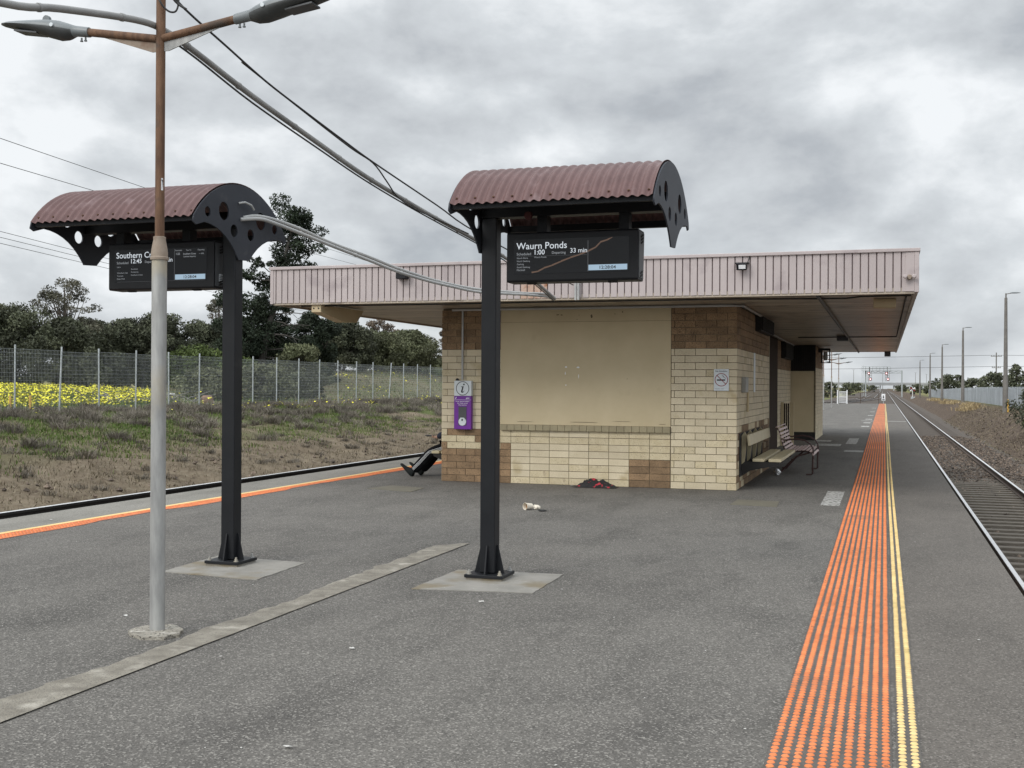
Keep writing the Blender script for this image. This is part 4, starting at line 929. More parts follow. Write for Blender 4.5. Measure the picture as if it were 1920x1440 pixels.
# ------------------------------------------------------------------ platform lamps
def lamp_head(mb, tip_dir, base, slope):
    """cobra-head luminaire: base point, direction sign along x"""
    sec = [(0.0, .030, .032, -.032), (.10, .034, .034, -.034), (.115, .04, .036, -.04), (.16, .058, .045, -.062), (.22, .075, .055, -.070), (.30, .085, .057, -.058), (.36, .088, .050, -.048), (.40, .088, .044, -.040), (.52, .078, .030, -.030), (.60, .062, .020, -.022), (.66, .036, .008, -.014), (.685, .010, .0, -.006)]
    rings = []
    for s, hw, zt, zb in sec:
        x = base[0] + tip_dir * s; z0 = base[2] + slope * s; rg = []
        for j in range(14):
            a = 2 * PI * j / 14; cy, cz = math.cos(a), math.sin(a)
            rg.append((x, base[1] + hw * cy * tip_dir, z0 + (zt * cz if cz > 0 else -zb * cz)))
        rings.append(rg)
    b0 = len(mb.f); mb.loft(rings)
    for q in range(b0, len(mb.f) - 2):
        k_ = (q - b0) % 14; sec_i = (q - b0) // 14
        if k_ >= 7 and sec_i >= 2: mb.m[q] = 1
LP = (-4.285, 6.06)
def platform_lamp():
    px, py = LP; zj = 3.655
    t = thing('platform_lamp', (px, py, 0), 'near rusty two armed lamp post with pale galvanised base', 'lamp post', 'two armed platform lamps')
    mb = MB(); mb.lathe([(.046, -.02), (.046, 2.32)], (px, py, 0), 24); mb.build('lower_pole', MT['galv'], t, smooth=40)
    mb = MB(); mb.lathe([(.055, 2.315), (.056, 2.33), (.050, 2.335), (.051, 2.36), (.045, 2.40), (.037, 2.44), (.038, 2.446), (.038, 2.458), (.032, 2.46)], (px, py, 0), 24); mb.build('reducer_collar', MT['rust_pale'], t, smooth=35)
    mb = MB(); mb.lathe([(.0285, 2.455), (.0285, 4.45), (.02, 4.47)], (px, py, 0), 20); mb.build('upper_pole', MT['rust'], t, smooth=40)
    for s in (-1, 1):
        sl = .165 if s < 0 else .135; e = (px + s * .60, py, zj + .035 + sl * .60)
        mb = MB(); mb.tube([(px + s * .02, py, zj + .035), e], .0255, 14); arm = mb.build('lamp_arm', MT['rust'], t, smooth=40)
        mb = MB(); mb.prism([(px + s * .028, zj + .012), (px + s * .028, zj - .045), (px + s * .06, zj - .045), (px + s * .43, zj + .012 + sl * .42), (px + s * .43, zj + .016 + sl * .43)], py - .004, py + .004, 'y'); mb.build('gusset', MT['galv'] if s > 0 else MT['rust_pale'], arm)
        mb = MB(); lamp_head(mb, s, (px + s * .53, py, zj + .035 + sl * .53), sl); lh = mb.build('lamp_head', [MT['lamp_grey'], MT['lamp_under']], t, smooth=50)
        b0 = zj + .035 + sl * .53
        mb = MB(); mb.obox((px + s * .985, py, b0 + sl * .455 - .040), (.09, .055, .005), ((1, 0, sl * s), (0, 1, 0), (-sl * s, 0, 1))); mb.build('lens', MT['vent_grey'], lh)
        mb = MB(); mb.lathe([(.026, -.012), (.026, .012)], (px + s * .86, py, b0 + sl * .33 + .058), 12, 0, 'y'); mb.build('cap', MT['lamp_grey'], lh)
        mb = MB(); mb.lathe([(.013, py - .083), (.013, py - .074)], (px + s * .76, 0, b0 + sl * .23 + .01), 10, 0, 'y'); mb.build('badge', MT['sign_white'], lh)
        for k in (.03, .06): mb = MB(); mb.lathe([(.006, -.05), (.006, -.03)], (px + s * (.53 + k), py, b0), 8); mb.lathe([(.010, -.054), (.010, -.048)], (px + s * (.53 + k), py, b0), 8); mb.build('clamp_bolt', MT['lamp_grey'], lh)
    mb = MB(); mb.add([(px + .0289 * math.cos(a), py + .0289 * math.sin(a), z) for z in (2.745, 2.82) for a in (-.7, -.55, -.4, -.25)], [(0, 1, 5, 4), (1, 2, 6, 5), (2, 3, 7, 6)]); mb.build('sticker', MT['white_paint'], t)
    mb = MB(); mb.add([(px + .0292 * math.cos(a), py + .0292 * math.sin(a), z) for z, a in ((2.755, -.55), (2.755, -.5), (2.80, -.3), (2.812, -.3), (2.812, -.62), (2.80, -.62), (2.80, -.45))], [(0, 1, 2, 6), (2, 3, 4, 5, 6)]); mb.build('sticker_print', MT['sign_black'], t)
    return t
lamp0 = platform_lamp()
for (y, lab) in ((80.4, 'left one of the three distant two armed lamps past the building'), (91.4, 'middle one of the three distant two armed lamps, tall pole top'), (105.9, 'right one of the three distant two armed lamps, beside the white gate')):
    dup(lamp0, (-3.93 + (.06 if y > 90 else 0), y, 0), 0, lab)

# ------------------------------------------------------------------ overhead cables
def cable(name, pts, rad, m, label, cat='cable', bands=0, n=10):
    P_ = [Vector(p) for p in pts]; out = []
    for i in range(len(P_) - 1):
        a, b = P_[max(i - 1, 0)], P_[i]; c, d = P_[i + 1], P_[min(i + 2, len(P_) - 1)]
        for k in range(5):
            t = k / 5; out.append(.5 * ((2 * b) + (c - a) * t + (2 * a - 5 * b + 4 * c - d) * t * t + (3 * b - a - 3 * c + d) * t ** 3))
    out.append(P_[-1]); mb = MB(); mb.tube(out, rad, n)
    if bands:
        L = 0
        for i in range(1, len(out)):
            L += (out[i] - out[i - 1]).length
            if L > bands:
                L = 0; d = (out[i] - out[i - 1]).normalized(); mb.tube([out[i] - d * .012, out[i] + d * .012], rad * 1.18, n)
    return tag(mb.build(name, m, smooth=50), label, cat)
cable('overhead_conduit', [(-4.33, -6, 3.7), (-4.33, 1, 3.3), (-4.33, 3.6, 3.36), (-4.33, 4.75, 3.50), (-4.33, 5.2, 3.61), (-4.33, 5.85, 3.75), (-4.33, 6.15, 3.775), (-4.33, 6.5, 3.735), (-4.33, 7.2, 3.62), (-4.32, 8.24, 3.475), (-4.32, 9.03, 3.375), (-4.32, 9.95, 3.295), (-4.31, 10.9, 3.22), (-4.31, 12.0, 3.15), (-4.30, 13.0, 3.06), (-4.3, 14.1, 2.90), (-4.3, 15.05, 2.74)], .021, MT['conduit_dark'], 'thick grey banded conduit slung from the lamp post to the station roof', 'conduit', bands=.62)
cable('overhead_cable', [(-4.31, 6.12, 3.735), (-4.32, 6.5, 3.69), (-4.32, 7.2, 3.565), (-4.31, 8.24, 3.425), (-4.31, 9.03, 3.33), (-4.31, 9.95, 3.25), (-4.30, 10.9, 3.18), (-4.29, 12.0, 3.105), (-4.29, 13.0, 3.01), (-4.29, 14.1, 2.85), (-4.29, 15.0, 2.70)], .007, MT['cable'], 'thin black cable tied under the thick grey conduit')
cable('overhead_wire', [(-4.27, 6.07, 4.1), (-4.28, 6.21, 3.98), (-4.27, 6.81, 3.84), (-4.26, 7.29, 3.735), (-4.25, 7.83, 3.65), (-4.23, 8.44, 3.555), (-4.22, 9.03, 3.475), (-4.2, 10.46, 3.32), (-4.18, 11.6, 3.19), (-4.12, 15.35, 2.95)], .0075, MT['cable'], 'thin black wire running from the lamp post top toward the roof', 'wire')
cable('overhead_wire', [(-4.285, 7.0, 3.80), (-4.27, 7.83, 3.66), (-4.285, 8.7, 3.545), (-4.29, 9.17, 3.50), (-4.29, 9.46, 3.39), (-4.29, 9.70, 3.29), (-4.29, 10.1, 3.24), (-4.29, 10.8, 3.215), (-4.29, 11.6, 3.19)], .0065, MT['cable'], 'short sagging wire dropping from the black wire onto the conduit', 'wire')
cable('wire_loop', [(-4.29, 6.02, 4.3), (-4.285, 6.03, 3.99), (-4.26, 6.01, 3.91), (-4.235, 6.03, 3.865), (-4.205, 6.05, 3.845), (-4.18, 6.07, 3.86), (-4.172, 6.08, 3.93), (-4.19, 6.08, 4.05), (-4.27, 6.06, 4.2)], .006, MT['cable'], 'black wire hanging in a loop beside the top of the lamp post', 'wire')
cable('wire_tail', [(-4.27, 6.04, 4.12), (-4.21, 6.06, 3.99), (-4.19, 6.05, 3.93), (-4.17, 6.07, 3.90), (-4.135, 6.08, 3.875), (-4.12, 6.09, 3.865)], .008, MT['cable'], 'short clamped black cable end dangling right of the lamp post top', 'wire')
cable('twin_conduit', [(-5.245, 8.6, 2.975), (-5.23, 8.78, 3.015), (-5.2, 9.01, 3.02), (-5.14, 9.4, 2.985), (-5.08, 9.91, 2.915), (-4.99, 10.56, 2.85), (-4.92, 11.07, 2.79), (-4.83, 11.74, 2.735), (-4.75, 12.36, 2.71), (-4.66, 13.03, 2.71), (-4.5, 14.24, 2.76), (-4.41, 14.92, 2.80), (-4.37, 15.3, 2.78)], .016, MT['conduit'], 'upper pale conduit of the pair from the left shelter to the roof', 'conduit', bands=.8)
cable('twin_conduit', [(-5.245, 8.56, 2.955), (-5.18, 8.75, 2.985), (-5.16, 8.95, 2.98), (-5.1, 9.35, 2.935), (-5.03, 9.9, 2.87), (-4.95, 10.48, 2.805), (-4.88, 10.99, 2.745), (-4.8, 11.65, 2.70), (-4.72, 12.26, 2.68), (-4.63, 12.93, 2.67), (-4.47, 14.13, 2.73), (-4.42, 15.0, 2.77), (-4.40, 15.3, 2.755)], .016, MT['conduit'], 'lower pale conduit of the pair from the left shelter to the roof', 'conduit', bands=.8)
for i, x in enumerate((-4.10, -4.06)):
    run('drop_pipe', [(x, 15.405, 3.25), (x, 15.405, 2.745)], .017, MT['conduit'], ('left' if i == 0 else 'right') + ' one of two grey pipes dropping down the pink fascia', 'conduit')
mb = MB(); mb.tube([(-5.243, 8.53, 3.09), (-5.20, 8.56, 3.10), (-5.20, 8.66, 3.09), (-5.21, 8.72, 3.06)], .009, 8); tag(mb.build('cable_gland', MT['conduit'], smooth=50), 'small metal elbow on the left shelter end plate above the conduits', 'cable gland')
for nm, (a, b) in (('upper of the two high wires', ((-38, 22, 13.5), (-70, 170, 18.6))), ('lower of the two high wires', ((-38, 22, 12.1), (-72, 165, 18.6)))):
    pts = [Vector(a).lerp(Vector(b), k / 10) - Vector((0, 0, .35 * math.sin(PI * k / 10))) for k in range(11)]
    mb = MB(); mb.tube(pts, .018, 5); tag(mb.build('power_wire', MT['cable']), nm + ' sloping behind the left shelter', 'power wire')
for nm, dz in (('top', 0.0), ('middle', -.42), ('bottom', -.85)):
    pts = [Vector((-42, 26, 10.3 + dz * .8)).lerp(Vector((-92, 175, 14.6 + dz * 1.15)), k / 10) - Vector((0, 0, .3 * math.sin(PI * k / 10))) for k in range(11)]
    mb = MB(); mb.tube(pts, .018, 5); tag(mb.build('power_wire', MT['cable']), nm + ' of the three low wires left of the left shelter', 'power wire')

# ------------------------------------------------------------------ benches
def plank_bench(sx, xw, label):
    """wall bench of two planks facing away from the wall; sx = outward direction, xw = wall face"""
    t = thing('plank_bench', (xw, 19.0, 0), label, 'bench', 'plank benches on the building walls')
    for (a, b) in ((.17, .35), (.41, .60)) if sx > 0 else ((.08, .21), (.24, .38)):
        mb = MB(); xa, xb = sorted((xw + sx * a, xw + sx * b)); mb.box(xa, xb, 17.72, 20.6, .405, .452); mb.build('seat_plank', MT['bench_cream'], t, bevel=.008)
    mb = MB(); c = Vector((xw + sx * .12, 19.25, .735)); mb.obox(c, (.018, 1.62, .085), ((1, 0, sx * .12), (0, 1, 0), (-sx * .12, 0, 1))); mb.build('backrest', MT['bench_cream'], t, bevel=.006)
    for y in (17.75, 18.5, 19.3, 20.1):
        mb = MB(); mb.prism([(xw + sx * .006, .36), (xw + sx * .05, .40), (xw + sx * .09, .80), (xw + sx * .05, .86), (xw + sx * .006, .80)], y - .03, y + .03, 'y'); mb.build('back_bracket', MT['sill'], t)
        mb = MB(); mb.prism([(xw + sx * .006, .404), (xw + sx * (.58 if sx > 0 else .36), .404), (xw + sx * (.56 if sx > 0 else .34), .36), (xw + sx * .10, .26), (xw + sx * .006, .20)], y - .02, y + .02, 'y'); mb.build('seat_bracket', MT['dark_void'], t)
    return t
plank_bench(1, -2.08, 'cream two plank wall bench on the shaded side of the building')
plank_bench(-1, -6.81, 'cream plank bench on the far left wall under the seated person')
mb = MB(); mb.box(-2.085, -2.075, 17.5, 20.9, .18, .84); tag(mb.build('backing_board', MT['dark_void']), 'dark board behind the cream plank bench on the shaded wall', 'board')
cbn = thing('slatted_bench', (-1.6, 21.5, 0), 'curved bench of pale slats on maroon steel frames beside the plank bench', 'bench')
prof = [(-2.02, .80), (-1.995, .81), (-1.95, .77), (-1.91, .68), (-1.87, .58), (-1.83, .50), (-1.78, .445), (-1.70, .425), (-1.60, .43), (-1.50, .44), (-1.40, .445), (-1.30, .44), (-1.22, .415), (-1.18, .36), (-1.175, .31)]
prof = [(-1.175 + (x + 1.175) * .77, z + (.03 if z > .6 else 0)) for x, z in prof]
dense = []
for i in range(len(prof) - 1):
    for k in range(8): dense.append(Vector(prof[i]).lerp(Vector(prof[i + 1]), k / 8))
acc = 0; last = dense[0]; nxt = .02
for i in range(1, len(dense)):
    acc += (dense[i] - dense[i - 1]).length
    if acc > nxt:
        nxt += .066; d = (dense[i] - dense[i - 1]).normalized(); c = dense[i]
        mb = MB(); mb.obox((c.x, 21.5, c.y), (.0205, .86, .010), ((d.x, 0, d.y), (0, 1, 0), (-d.y, 0, d.x))); mb.build('slat', MT['slat_pale'], cbn, bevel=.004)
for y in (20.72, 22.28):
    mb = MB(); mb.tube([(x, y, z - .02) for x, z in prof], .014, 8)
    mb.tube([(-1.18, y, .42), (-1.19, y, .2), (-1.19, y, .03), (-1.22, y, .012), (-1.30, y, .012)], .015, 8)
    mb.tube([(-1.24, y, .40), (-1.32, y, .37), (-1.45, y, .33), (-1.58, y, .22), (-1.72, y, .06), (-1.76, y, .012), (-1.84, y, .012)], .015, 8)
    mb.build('bench_frame', MT['bench_metal'], cbn, smooth=50)
    mb = MB(); mb.tube([(-1.735, y, .64), (-1.69, y, .61), (-1.58, y, .62), (-1.46, y, .635), (-1.33, y, .61), (-1.23, y, .55), (-1.185, y, .47), (-1.18, y, .40)], .014, 8); mb.build('armrest', MT['bench_metal'], cbn, smooth=50)
mb = MB(); mb.bar((-1.55, 20.74, .27), (-1.55, 22.26, .27), .02, .02); mb.build('crossbar', MT['bench_metal'], cbn)
# crumpled foil, cup, rubbish
def lump(name, c, rad, m, label, cat, sq=(1, 1, 1), rough=.3, n=10, seed=0):
    rr = random.Random(seed); mb = MB(); rings = []
    for i in range(1, n):
        ph = PI * i / n; rings.append([(c[0] + rad * sq[0] * math.sin(ph) * math.cos(2 * PI * j / 14) * (1 + rr.uniform(-rough, rough)), c[1] + rad * sq[1] * math.sin(ph) * math.sin(2 * PI * j / 14) * (1 + rr.uniform(-rough, rough)), c[2] + rad * sq[2] * math.cos(ph) * (1 + rr.uniform(-rough, rough))) for j in range(14)])
    mb.loft(rings); return tag(mb.build(name, m), label, cat)
lump('foil_ball', (-1.78, 20.5, .055), .055, MT['foil'], 'crumpled silver foil ball on the ground under the slatted bench', 'litter', seed=4)
cp = thing('paper_cup', (-4.22, 13.6, 0), 'pale paper cup lying on its side on the asphalt', 'cup')
mb = MB(); prof_c = [(.032, 0), (.045, .105), (.048, .107), (.045, .110)]
def cupv(rr, h, a): return (-4.19 - (h - .05) * .55 + .0, 13.58 - (h - .05) * .83, .046) , rr, a
ax = Vector((-.55, -.83, .03)).normalized(); s1v = ax.orthogonal().normalized(); s2v = ax.cross(s1v)
rings = [[tuple(Vector((-4.21, 13.60, .045)) + ax * (h - .05) + (s1v * math.cos(2 * PI * j / 18) + s2v * math.sin(2 * PI * j / 18)) * rr) for j in range(18)] for rr, h in ((.030, 0), (.033, .002), (.044, .10), (.047, .103), (.046, .107), (.043, .104), (.040, .06))]
mb.loft(rings); mb.build('cup_body', MT['cup'], cp, smooth=40)
mb = MB(); mb.add([tuple(Vector((-4.21, 13.60, .045)) + ax * .012 + (s1v * math.cos(2 * PI * j / 18) + s2v * math.sin(2 * PI * j / 18)) * .0395) for j in range(18)], [tuple(range(18))]); mb.build('cup_inside', MT['cup_in'], cp)
lump('crumpled_napkin', (-4.13, 13.66, .03), .04, MT['cup'], 'beige crumpled napkin touching the paper cup', 'litter', (1.2, 1, .7), seed=9)
lump('dark_wrapper', (-3.99, 13.48, .012), .05, MT['cable'], 'small flat black wrapper right of the paper cup', 'litter', (1.1, .6, .2), seed=5)
def cloth_heap():
    mb = MB(); nx_, ny_ = 44, 26; vs = []
    for j in range(ny_ + 1):
        for i in range(nx_ + 1):
            a, b = i / nx_ * 2 - 1, j / ny_ * 2 - 1; x, y = -4.18 + a * .33, 17.0 + b * .16
            e = 1 + .16 * mnoise.noise(Vector((a * 2, b * 2, 5)))
            hgt = .105 * math.exp(-(a * 1.35 + .1) ** 2) * max(0, 1 - b * b) ** .5 * (1 + .8 * mnoise.noise(Vector((a * 4.2, b * 3, 1)))) + .030 * abs(mnoise.noise(Vector((a * 7, b * 6, 2))))
            rim = max(0, 1 - max(abs(a), abs(b)) ** 6); vs.append((x * 1 + (e - 1) * a * .3, y + (e - 1) * b * .2, max(.006, hgt * rim)))
    mb.add(vs, [(j * (nx_ + 1) + i, j * (nx_ + 1) + i + 1, (j + 1) * (nx_ + 1) + i + 1, (j + 1) * (nx_ + 1) + i) for j in range(ny_) for i in range(nx_)])
    return tag(mb.build('clothing_heap', MT['cloth_black'], smooth=80), 'black garment with red flowers heaped against the brick wall', 'clothing')
cloth_heap()
rr = random.Random(12)
for i, (x, y, s, lab) in enumerate(((-4.58, 17.03, .03, 'larger white crumb beside the black garment heap'), (-4.50, 17.06, .018, 'smaller white crumb beside the black garment heap'), (-3.67, 6.30, .03, None), (-3.55, 5.62, .022, 'white leaf scrap on the asphalt below the concrete strip'),
        (-2.72, 7.66, .045, 'pale scrap on the asphalt in front of the right concrete pad'), (-2.4, 4.32, .03, 'white scrap near the bottom centre of the asphalt'), (-4.77, 6.4, .028, 'white scrap on the asphalt left of the lamp footing'), (-8.9, 10.6, .03, 'white scrap on the left platform coping'))):
    if lab is None: lab = 'tiny white scrap beside the middle of the concrete strip'; x, y = -2.95, 6.05
    s *= .75; n = 7; mb = MB(); mb.add([(x + s * math.cos(2 * PI * j / n) * rr.uniform(.5, 1.3), y + s * .5 * math.sin(2 * PI * j / n) * rr.uniform(.4, 1.4), .006 + rr.uniform(0, .01)) for j in range(n)] + [(x, y, .014)], [(j, (j + 1) % n, n) for j in range(n)])
    tag(mb.build('paper_scrap', MT['scrap']), lab, 'litter')
def leaf_specks():
    mb = MB(); rr = random.Random(5)
    for _ in range(240):
        x, y = rr.uniform(-8, .8), 3 + 16 * rr.random() ** 1.3; s = rr.uniform(.004, .011); a = rr.uniform(0, 6.28); c_, s_ = math.cos(a) * s, math.sin(a) * s
        mb.add([(x + c_, y + s_, .005), (x - s_ * .5, y + c_ * .5, .008), (x - c_, y - s_, .005), (x + s_ * .5, y - c_ * .5, .006)], [(0, 1, 2, 3)])
    return stuff(mb.build('litter_specks', MT['scrap']))
leaf_specks()

# ------------------------------------------------------------------ person on the far bench
def skin(name, nodes, edges, m, parent, sub=2, root=0):
    me = bpy.data.meshes.new(name); o0 = origin_of(parent); keys = list(nodes)
    me.from_pydata([tuple(Vector(nodes[k][:3]) - o0) for k in keys], [(keys.index(a), keys.index(b)) for a, b in edges], [])
    o = bpy.data.objects.new(name, me); COL.objects.link(o); o.parent = parent
    md = o.modifiers.new('skin', 'SKIN'); md.use_smooth_shade = True
    for i, k in enumerate(keys):
        sv = me.skin_vertices[0].data[i]; rr = nodes[k][3]; sv.radius = rr if isinstance(rr, tuple) else (rr, rr); sv.use_root = (i == root)
    o.modifiers.new('sub', 'SUBSURF').levels = sub; o.modifiers['sub'].render_levels = sub
    dg = bpy.context.evaluated_depsgraph_get(); new = bpy.data.meshes.new_from_object(o.evaluated_get(dg))
    o.modifiers.clear(); o.data = new; new.materials.clear(); new.materials.append(m); new.name = name
    for p in new.polygons: p.use_smooth = True
    return o
per = thing('person', (-7.0, 18.1, 0), 'person in black striped track pants sitting behind the brick pier, legs out, holding a phone', 'person')
JN = dict(pel=(-6.98, 18.12, .53), chest=(-6.93, 18.12, .86), neck=(-6.94, 18.12, 1.06), head0=(-6.97, 18.12, 1.13), head1=(-6.98, 18.12, 1.24),
          hipL=(-6.97, 18.03, .51), kneeL=(-7.29, 17.97, .405), ankL=(-7.575, 17.885, .105), heelL=(-7.62, 17.88, .06), toeL=(-7.76, 17.90, .165),
          hipR=(-6.97, 18.22, .51), kneeR=(-7.28, 18.22, .42), ankR=(-7.52, 18.14, .095), heelR=(-7.56, 18.14, .06), toeR=(-7.68, 18.13, .16),
          shL=(-6.94, 17.95, 1.0), elL=(-6.98, 17.88, .75), wrL=(-7.19, 17.99, .665), shR=(-6.94, 18.30, 1.0), elR=(-6.98, 18.36, .75), wrR=(-7.19, 18.2, .665))
nd = {k: v + (rad,) for (k, v), rad in zip(JN.items(), (.12, .13, .05, .062, .085, .07, .05, .038, .03, .014, .07, .05, .038, .03, .014, .05, .036, .024, .05, .036, .024))}
eg = [('pel', 'chest'), ('chest', 'neck'), ('neck', 'head0'), ('head0', 'head1'), ('pel', 'hipL'), ('hipL', 'kneeL'), ('kneeL', 'ankL'), ('ankL', 'heelL'), ('heelL', 'toeL'), ('pel', 'hipR'), ('hipR', 'kneeR'), ('kneeR', 'ankR'), ('ankR', 'heelR'), ('heelR', 'toeR'), ('chest', 'shL'), ('shL', 'elL'), ('elL', 'wrL'), ('chest', 'shR'), ('shR', 'elR'), ('elR', 'wrR')]
nd['nose'] = (-7.075, 18.12, 1.195, .012); eg.append(('head0', 'nose'))
for sd, wr, sg in (('L', JN['wrL'], 1), ('R', JN['wrR'], -1)):
    p = (wr[0] - .055, wr[1] + .012 * sg, wr[2] + .002); nd['palm' + sd] = p + ((.030, .018),); eg.append(('wr' + sd, 'palm' + sd))
    for i, (dy, ln) in enumerate(((-.024, .052), (-.008, .060), (.008, .056), (.024, .044))):
        a, b = 'f%d%sa' % (i, sd), 'f%d%sb' % (i, sd)
        nd[a] = (p[0] - ln * .6, p[1] + dy, p[2] - .002, .0085); nd[b] = (p[0] - ln * .75, p[1] + dy, p[2] + .022, .0075); eg += [('palm' + sd, a), (a, b)]
    nd['t1' + sd] = (p[0] - .012, p[1] - .036 * sg, p[2] + .012, .0095); nd['t2' + sd] = (p[0] - .042, p[1] - .028 * sg, p[2] + .026, .008); eg += [('palm' + sd, 't1' + sd), ('t1' + sd, 't2' + sd)]
body = skin('body', nd, eg, MT['skin'], per)
mb = MB()
for s in (-1, 1): mb.lathe([(.004, -.006), (.011, -.002), (.011, .002), (.004, .006)], (-7.058, 18.12 + s * .032, 1.225), 10, 0, 'x')
mb.build('eye', MT['sign_black'], body)
mb = MB(); mb.box(-7.06, -7.052, 18.095, 18.145, 1.148, 1.155); mb.build('mouth', MT['sign_red'], body)
hr = {'a': (-6.955, 18.12, 1.30, .07), 'b': (-6.915, 18.12, 1.24, .085), 'c': (-6.91, 18.12, 1.16, .06)}
skin('hair', hr, [('a', 'b'), ('b', 'c')], MT['hair'], per, root=1)
def J(k, rad, d=(0, 0, 0)): v = JN[k]; return (v[0] + d[0], v[1] + d[1], v[2] + d[2], rad)
tr = {'p': J('pel', .16, (0, 0, .03)), 'hl': J('hipL', .118), 'ml': (-7.13, 18.0, .455, .112), 'kl': J('kneeL', .098, (-.005, 0, .0)), 'cl': (-7.45, 17.92, .225, .092), 'al': J('ankL', .076, (-.02, 0, -.02)),
      'hr': J('hipR', .118), 'kr': J('kneeR', .098), 'cr': (-7.41, 18.17, .23, .09), 'ar': J('ankR', .076, (-.02, 0, -.015))}
trs = skin('trousers', tr, [('p', 'hl'), ('hl', 'ml'), ('ml', 'kl'), ('kl', 'cl'), ('cl', 'al'), ('p', 'hr'), ('hr', 'kr'), ('kr', 'cr'), ('cr', 'ar')], MT['trousers'], per)
def stripe(off):
    ctr = [(-6.99, 18.03, .505, .112), (-7.13, 18.0, .455, .106), (-7.29, 17.97, .405, .094), (-7.37, 17.945, .315, .090), (-7.45, 17.92, .225, .089), (-7.58, 17.885, .095, .072)]
    pts = []
    for i in range(len(ctr) - 1):
        for k in range(6):
            t = k / 6; a, b = ctr[i], ctr[i + 1]; c = [a[q] + (b[q] - a[q]) * t for q in range(4)]
            d = Vector((b[0] - a[0], 0, b[2] - a[2])).normalized(); nrm = Vector((-d.z, 0, d.x)); nrm = nrm if nrm.z > 0 else -nrm
            h = off + .012; s = math.sqrt(max(c[3] ** 2 - h * h, 1e-5)); pts.append(Vector((c[0], c[1], c[2])) + nrm * h + Vector((0, -s - .001, 0)))
    return pts
mb = MB()
for off in (-.019, 0, .019): mb.tube(stripe(off), .0036, 6)
mb.build('side_stripes', MT['white_paint'], trs, smooth=60)
jk = {'w': J('pel', .145, (0, 0, .08)), 'c': J('chest', .16), 'n': J('neck', .075, (0, 0, -.02)), 'sl': J('shL', .075), 'el': J('elL', .07), 'wl': (-7.185, 17.985, .668, .054), 'sr': J('shR', .075), 'er': J('elR', .07), 'wr': (-7.185, 18.2, .668, .054)}
skin('jacket', jk, [('w', 'c'), ('c', 'n'), ('c', 'sl'), ('sl', 'el'), ('el', 'wl'), ('c', 'sr'), ('sr', 'er'), ('er', 'wr')], MT['jacket'], per)
for k, y in (('L', 17.885), ('R', 18.14)):
    h0, t0 = Vector(JN['heel' + k]), Vector(JN['toe' + k]) + Vector((-.02, 0, .035)); d = (t0 - h0).normalized(); sd = d.cross(Vector((0, 0, 1))).normalized(); un = sd.cross(d)
    rings = []
    for s, w_, hh in ((-.055, .034, .07), (-.035, .046, .12), (.0, .050, .135), (.05, .050, .115), (.10, .047, .08), (.16, .046, .05), (.205, .044, .042), (.235, .034, .034), (.252, .014, .02)):
        rings.append([tuple(h0 + d * s + sd * (w_ * math.cos(2 * PI * j / 16)) + un * (max(-.5, math.sin(2 * PI * j / 16)) * hh * (.62) + hh * .22 - .03)) for j in range(16)])
    mb = MB(); mb.loft(rings); mb.build('shoe', MT['shoe'], per, smooth=50)
mb = MB(); mb.obox((-7.345, 18.03, .690), (.075, .036, .004), ((1, 0, -.06), (0, 1, .15), (.06, -.15, 1))); tag(mb.build('mobile_phone', MT['sign_black'], bevel=.003), 'slim dark phone held flat in the seated person\'s hands', 'phone')

# ------------------------------------------------------------------ left mesh fence
fen = thing('mesh_fence', (-23, 15, 0), 'long grey welded mesh fence along the top of the left grassy bank', 'fence')
fy = [15.1 + 1.8 * k for k in range(38)]
rf = random.Random(8)
def bank_top(y): return ground_z(-23.0, y, False)
for y in fy:
    zb = bank_top(y); lx_, ly_ = rf.uniform(-.02, .02), rf.uniform(-.03, .03)
    if 26.9 < y < 28.5: ly_ = .12
    if 50 < y < 51.4: ly_ = .30
    mb = MB(); mb.tube([(-23, y, zb - .2), (-23 + lx_, y + ly_, zb + 1.93)], .026, 8); mb.build('post', MT['fence_steel'], fen, smooth=50)
for a, b in zip(fy[:-1], fy[1:]):
    mb = MB(); za, zb = bank_top(a), bank_top(b); x = -22.97; hh = 1.78 + rf.uniform(-.02, .04)
    for k in range(17):
        h_ = .05 + (hh - .05) * k / 16; w_ = .005 if k not in (16, 15, 5, 10) else .009
        mb.bar((x, a, za + h_ + rf.uniform(-.004, .004)), (x, b, zb + h_), w_, w_)
    for k in range(1, 30): q = k / 30; mb.bar((x, a + (b - a) * q, za + (zb - za) * q + .03), (x, a + (b - a) * q, za + (zb - za) * q + hh), .0035, .0035)
    mb.build('mesh_panel', MT['wire_steel'], fen)

